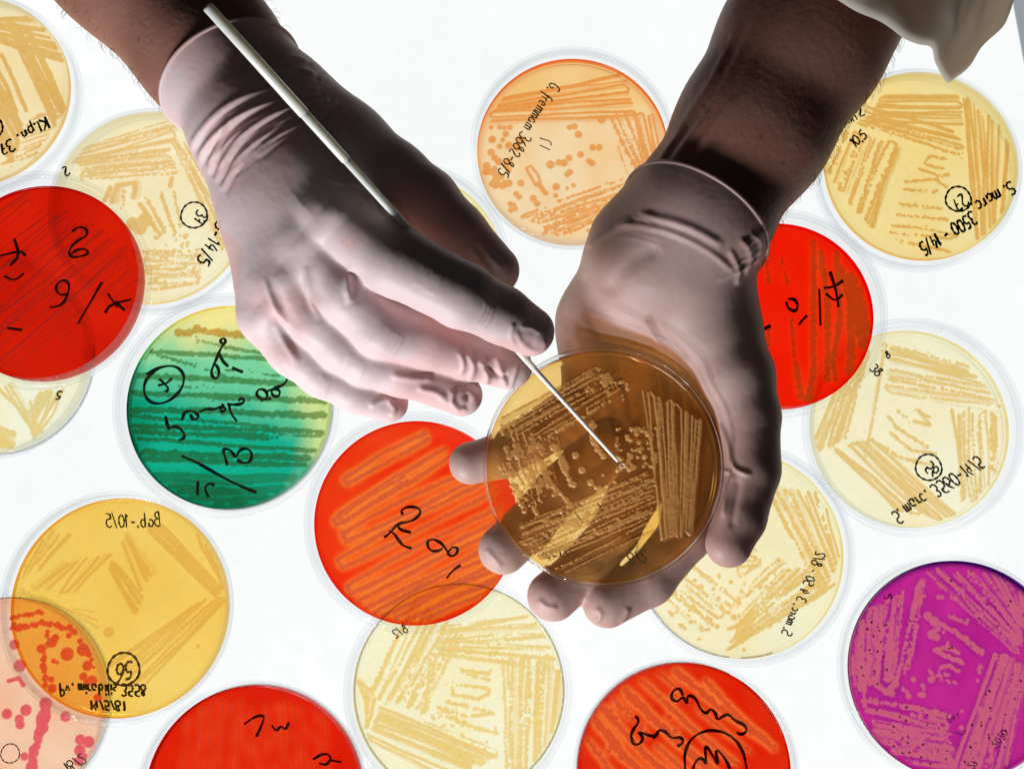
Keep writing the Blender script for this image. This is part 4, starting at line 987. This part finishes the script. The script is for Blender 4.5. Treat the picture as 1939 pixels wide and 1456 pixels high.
def det1(d):
    """translucent glove on the hand holding the wire, wrinkled round the wrist"""
    # cuff folds fanning out from the thumb side of the wrist
    for pts, w, a in (([(352, 300), (380, 245), (440, 190), (530, 165), (605, 170)], 7, 1.0), ([(372, 318), (395, 265), (460, 215), (540, 190), (610, 178)], 6, 1.1),
            ([(395, 330), (410, 275), (430, 235)], 5, .9), ([(408, 345), (440, 275), (500, 225), (570, 198), (625, 190)], 6, 1.2), ([(420, 362), (450, 300), (520, 240), (590, 208), (640, 196)], 6, .9),
            ([(500, 140), (560, 130), (600, 145)], 6, .8), ([(520, 115), (560, 108), (585, 118)], 5, .6), ([(440, 330), (500, 270), (560, 232), (630, 205)], 4, .6), ([(480, 300), (540, 250), (620, 215)], 4, .5)):
        d.add(pts, w, a); d.add([(x+7, y+7) for x, y in pts], w*.7, -a*.7)
    R1 = random.Random(3)
    for i in range(20):                       # fine tight creases between the big folds
        t = i/19+R1.uniform(-.03, .03)
        a_ = (600+45*t, 160+60*t); b_ = (350+70*t, 290+75*t); m_ = ((a_[0]+b_[0])/2-38+14*t+R1.uniform(-5, 5), (a_[1]+b_[1])/2-30+8*t+R1.uniform(-5, 5))
        k0, k1 = R1.uniform(0, .3), R1.uniform(.55, 1)
        full = smooth_poly([a_, m_, b_], 3); n_ = len(full); d.add(full[int(k0*n_):max(int(k1*n_), int(k0*n_)+3)], R1.uniform(2.6, 4.2), R1.uniform(.35, .7)*R1.choice((1, 1, -.8)), ends=.4)
    # webs between the knuckles: a pale tented fold beside a soft hollow
    for pts, w, a in (([(664, 505), (656, 540), (664, 575)], 7, 1.5), ([(580, 505), (585, 560), (606, 605)], 6, 1.3), ([(500, 525), (520, 580), (548, 620)], 5, 1.0), ([(520, 610), (540, 650), (565, 690)], 7, .9)):
        d.add(pts, w, a, ends=.35)
        d.add([(x+16, y+3) for x, y in pts], w*2.0, -a*.6, ends=.5)
    for x, y in ((635, 400), (588, 455), (542, 528), (507, 592)): d.add([(x-18, y-12), (x+18, y+14)], 30, .9, ends=.4)
    # knuckle creases
    for (x, y), (ux, uy), n, sp in (((815, 530), (.45, -.9), 5, 9), ((735, 645), (.5, -.86), 6, 9), ((670, 700), (.4, -.9), 5, 8), ((920, 600), (.45, -.9), 3, 8), ((610, 735), (.4, -.9), 3, 8)):
        for i in range(n):
            cx, cy_ = x+(i-n/2)*sp*.85, y+(i-n/2)*sp*.55
            d.add([(cx-ux*26, cy_-uy*26), (cx+6, cy_), (cx+ux*26, cy_+uy*26)], 2.6, .28)
    # index nail under the latex
    d.add([(975, 625), (985, 648), (1012, 668), (1030, 660), (1032, 642)], 5, .55, ends=.1); d.add([(1000, 645), (1015, 655)], 12, -.35, ends=.4); d.add([(972, 612), (966, 635), (975, 655)], 4.5, .5); d.add([(985, 620), (1005, 618), (1025, 632)], 4.5, .4)
    # loose wrinkles on the other tips
    for pts, w, a in (([(868, 665), (880, 690), (872, 712)], 4, .9), ([(884, 668), (900, 695), (888, 722)], 5, 1.0), ([(905, 680), (925, 702), (920, 730)], 6, 1.3), ([(938, 672), (948, 700), (960, 735)], 5, 1.2), ([(915, 690), (940, 712), (962, 712)], 5, -1.2), ([(980, 690), (972, 715), (965, 738)], 4, .9),
            ([(790, 735), (830, 742), (850, 765)], 6, 1.0), ([(858, 738), (852, 760), (872, 778)], 5, 1.2), ([(880, 745), (892, 760), (880, 775)], 6, -1.0), ([(740, 710), (780, 718), (820, 716)], 7, .7), ([(700, 770), (730, 752), (742, 762)], 5, .9), ([(735, 760), (750, 775), (740, 788)], 4, .8)):
        d.add(pts, w, a)
    # creases where the thumb web is pinched
    for i in range(6): d.add([(615+i*24, 335+i*8), (650+i*22, 350+i*10), (675+i*20, 385+i*10)], 4, .6); 
    d.add([(570, 385), (610, 352), (660, 350)], 40, -1.2, ends=.4)
    d.add([(905, 455), (920, 480), (950, 510)], 4, .6); d.add([(890, 470), (915, 500), (935, 530)], 4, .5)
    d.noise(.16, .12); d.noise(.06, .5)
def skd1(d):
    d.noise(.5, .05); d.noise(.08, .6)
def hair1(q, n): return 0.25+1.2*abs(n[2] < .45)
ax1 = np.array(P(250, -62, 88))-np.array(P(515, 240, 90)); ax1 /= np.linalg.norm(ax1)
g1, s1 = build_arm(PERSON, arm1, palm1, fing1, (440, 158), 88, ax1*1.0+np.array([.10, .12, -.34]), det1, skd1, M_GLOVE, hair=hair1)

# ---- hand under the open plate (palm up)
arm2 = chain([(1720, -270, 72, 36), (1516, 85, 70, 31.2), (1425, 245, 68, 28.8), (1330, 400, 65, 25.5)])
palm2 = [chain(c) for c in (
    [(1320, 405, 65, 25), (1235, 480, 54, 23), (1158, 615, 34, 20), (1135, 760, 33, 15)],
    [(1325, 410, 64, 25), (1275, 500, 54, 25), (1240, 650, 34, 18), (1225, 820, 38, 13)],
    [(1330, 420, 64, 22), (1320, 520, 57, 17), (1345, 610, 52, 17), (1395, 710, 57, 14)],
    [(1260, 700, 34, 15), (1320, 850, 41, 12)])]
fing2 = [chain(c) for c in (
    [(1320, 850, 42, 11.5), (1300, 1010, 43, 10), (1228, 1098, 43, 9.6), (1150, 1142, 45, 9.2)],
    [(1240, 860, 42, 11), (1165, 1005, 43, 9), (1105, 1078, 43, 9.2), (1047, 1128, 45, 9.6)],
    [(1150, 850, 42, 11), (1062, 925, 43, 9), (998, 1000, 43, 9.2), (953, 1040, 45, 9.4)],
    [(1085, 785, 40, 11), (1010, 828, 43, 8.6), (945, 864, 44, 8.3), (890, 877, 45, 8.0)],
    [(1395, 710, 58, 13.5), (1418, 790, 58, 11.6), (1424, 890, 60, 10.4), (1400, 980, 61, 9.6), (1380, 1030, 62, 8.6)])]
def det2(d):
    """glove on the palm up hand, shaded on its thumb side"""
    d.add([(1210, 405), (1300, 425), (1370, 465)], 8, 1.2); d.add([(1165, 425), (1250, 430), (1340, 470), (1395, 520)], 6, .9); d.add([(1380, 470), (1400, 510), (1395, 540)], 5, .9); d.add([(1400, 450), (1425, 480), (1410, 520)], 5, .9)
    d.add([(1200, 420), (1150, 440), (1110, 470)], 6, .8); d.add([(1420, 440), (1445, 460), (1430, 500)], 4, .7)
    R2 = random.Random(5)
    for i in range(9):
        o = i*7+R2.uniform(-2, 2); d.add([(1462-o*.3, 430+o), (1425-o*.3, 448+o*1.1), (1385-o*.5, 470+o*1.2)][::R2.choice((1, -1))], R2.uniform(2.6, 4), R2.uniform(.3, .6), ends=.5)
    for i in range(6):
        o = i*9; d.add([(1180-o*.6, 400+o), (1235-o*.4, 408+o), (1290-R2.uniform(0, 50), 425+o)], R2.uniform(3, 4.5), R2.uniform(.25, .5), ends=.5)
    d.add([(1365, 800), (1382, 845), (1388, 885), (1405, 895), (1425, 900)], 4, 1.2); d.add([(1392, 895), (1375, 930), (1370, 980)], 5, .8); d.add([(1384, 895), (1365, 890)], 3, .8)
    d.add([(1400, 905), (1390, 960), (1385, 1000)], 7, -.7)
    d.add([(1215, 600), (1240, 640), (1262, 670)], 5, .7); d.add([(1230, 595), (1260, 640), (1300, 680)], 6, -.7); d.add([(1110, 520), (1080, 600), (1075, 660)], 9, -.5)
    d.add([(1130, 1150), (1140, 1165), (1128, 1180)], 5, .7); d.add([(1020, 1135), (1035, 1150), (1055, 1150)], 5, .7); d.add([(920, 1040), (935, 1055), (950, 1075)], 5, .6); d.add([(1190, 1150), (1185, 1165), (1175, 1180)], 5, .6)
    d.add([(1150, 560), (1180, 500), (1250, 470)], 16, -1.0)
    d.noise(.18, .11); d.noise(.06, .5)
def skd2(d):
    for pts, w, a in (([(1490, -20), (1440, 80), (1390, 180), (1310, 300)], 13, 1.3), ([(1460, -20), (1400, 110), (1340, 220), (1275, 300)], 12, 1.1), ([(1345, 210), (1300, 270), (1262, 312)], 9, .8), ([(1400, 40), (1350, 150), (1300, 220), (1240, 310)], 9, .7), ([(1395, 180), (1345, 250), (1312, 310)], 8, .8), ([(1300, 240), (1262, 280), (1235, 318)], 7, .6)):
        d.add(pts, w, a, ends=.35)
    d.noise(.22, .05); d.noise(.08, .5)
def hair2(q, n): return 0.003+4.0*(n[0] > .70)*(n[2] < .45)
ax2 = np.array(P(1516, 85, 70))-np.array(P(1330, 400, 65)); ax2 /= np.linalg.norm(ax2)
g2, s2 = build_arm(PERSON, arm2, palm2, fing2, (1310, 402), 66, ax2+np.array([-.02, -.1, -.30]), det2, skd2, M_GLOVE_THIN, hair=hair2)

# ---- coat sleeve over the right forearm
def sleeve():
    # hem: ring of points round the arm; the cloth hangs away from it and falls in a point on the outer side
    hem = [(1545, -25, 112), (1610, 15, 116), (1672, 45, 112), (1735, 82, 100), (1765, 95, 92), (1775, 130, 78), (1796, 152, 66), (1830, 118, 58), (1868, 70, 56), (1900, 30, 54), (1915, -20, 50), (1850, -60, 44), (1740, -70, 46), (1640, -70, 52), (1560, -60, 70), (1530, -45, 95)]
    hem = np.array([P(*q) for q in hem])
    n = 128; t = np.linspace(0, len(hem), n+1)[:-1]
    i0 = np.floor(t).astype(int); f = t-i0; m = len(hem)
    def cr(p0, p1, p2, p3, f): return .5*((2*p1)+(-p0+p2)*f+(2*p0-5*p1+4*p2-p3)*f**2+(-p0+3*p1-3*p2+p3)*f**3)
    H = np.array([cr(hem[(a-1) % m], hem[a % m], hem[(a+1) % m], hem[(a+2) % m], b) for a, b in zip(i0, f)])
    rows = 46; axd = np.array([58, 150, 20.0]); c0 = H.mean(0); V = np.zeros((rows, n, 3))
    for r in range(rows):
        s_ = r/(rows-1)
        c = c0+axd*s_
        ring_ = (H-c0)
        tgt = ring_/np.linalg.norm(ring_, axis=1)[:, None]*46
        k = min(1, s_*1.6)
        V[r] = c+ring_*(1-k)+tgt*k
    o = np.zeros((rows, n))
    for r in range(rows):
        s_ = r/(rows-1)
        for j in range(n):
            p = V[r, j]
            o[r, j] = 4.5*mnoise.noise(Vector((p[0]*.045+p[1]*.04, p[2]*.06, s_*1.8)))+2.2*mnoise.noise(Vector((p[0]*.09-p[1]*.05, p[2]*.1+3, s_*3)))
    out = V-V.mean(1, keepdims=True); out /= np.linalg.norm(out, axis=2, keepdims=True)
    V = V+out*o[:, :, None]
    for k_, amp in ((0, .5), (1, .9), (2, .6)): V[k_] += out[k_]*amp         # turned hem
    V[5] += out[5]*.5
    Vv = np.concatenate([V.reshape(-1, 3), (V-out*1.1).reshape(-1, 3)])
    idx = np.arange(rows*n).reshape(rows, n); F = np.stack([idx[:-1], np.roll(idx[:-1], -1, 1), np.roll(idx[1:], -1, 1), idx[1:]], -1).reshape(-1, 4)
    F2 = F[:, ::-1]+rows*n
    e = np.stack([idx[0], np.roll(idx[0], -1), np.roll(idx[0], -1)+rows*n, idx[0]+rows*n], 1)[:, ::-1]
    o = mesh_obj('coat_sleeve', Vv, np.concatenate([F, F2, e]), M_CLOTH, PERSON)
    return o
slv = sleeve()
for o in (g1, s1, g2, s2, slv): adopt(o)
slv['label'] = 'white lab coat sleeve pushed up the forearm'

# ------------------------------------------------------------------ inoculating wire
def wire():
    A, B = P(392, 12, 172.0), P(1178, 882, 62.2)
    def at(px):
        t = (px-392)/(1178-392); 
        lo, hi = 0.0, 1.0
        for _ in range(40):
            m = (lo+hi)/2
            if project((A+(B-A)*m)[None])[0, 0] < px: lo = m
            else: hi = m
        return A+(B-A)*lo
    root = empty('inoculating_wire', tuple(B*MM)); tag(root, 'thin white inoculating stick held by the left hand, its tip on the amber plate', 'laboratory tool')
    def seg(name, a, b, ra, rb, m, cap=.35):
        d = (b-a)/np.linalg.norm(b-a)
        path = [a, a+d*cap*.4, a+d*cap, b-d*cap, b-d*cap*.4, b]; r = [ra*.6, ra*.9, ra, rb, rb*.9, rb*.6]
        V, F = tube(np.array(path)-B, r, 28); mesh_obj(name, V, F, m, root)
    seg('handle', at(392), at(577), 1.75, 1.85, M_STICK)
    seg('sleeve', at(574), at(657), 1.62, 1.62, M_STICK, .8)
    seg('shaft', at(655), at(1012), 1.35, 1.15, M_STICK)
    seg('needle', at(1008), at(1170), .95, .62, M_WIRE)
    d = (B-A)/np.linalg.norm(B-A); c = at(1179)+np.array([0, 0, .4]); e = np.cross(d, [0, 0, 1]); e /= np.linalg.norm(e); dd = np.cross([0, 0, 1], e); dd /= np.linalg.norm(dd)
    ringp = [c+.85*(math.cos(t)*dd+math.sin(t)*e) for t in np.linspace(0, 2*math.pi, 25)]
    V, F = tube(np.array(ringp)-B, .16, 8); mesh_obj('loop', V, F, M_WIRE, root)
wire()
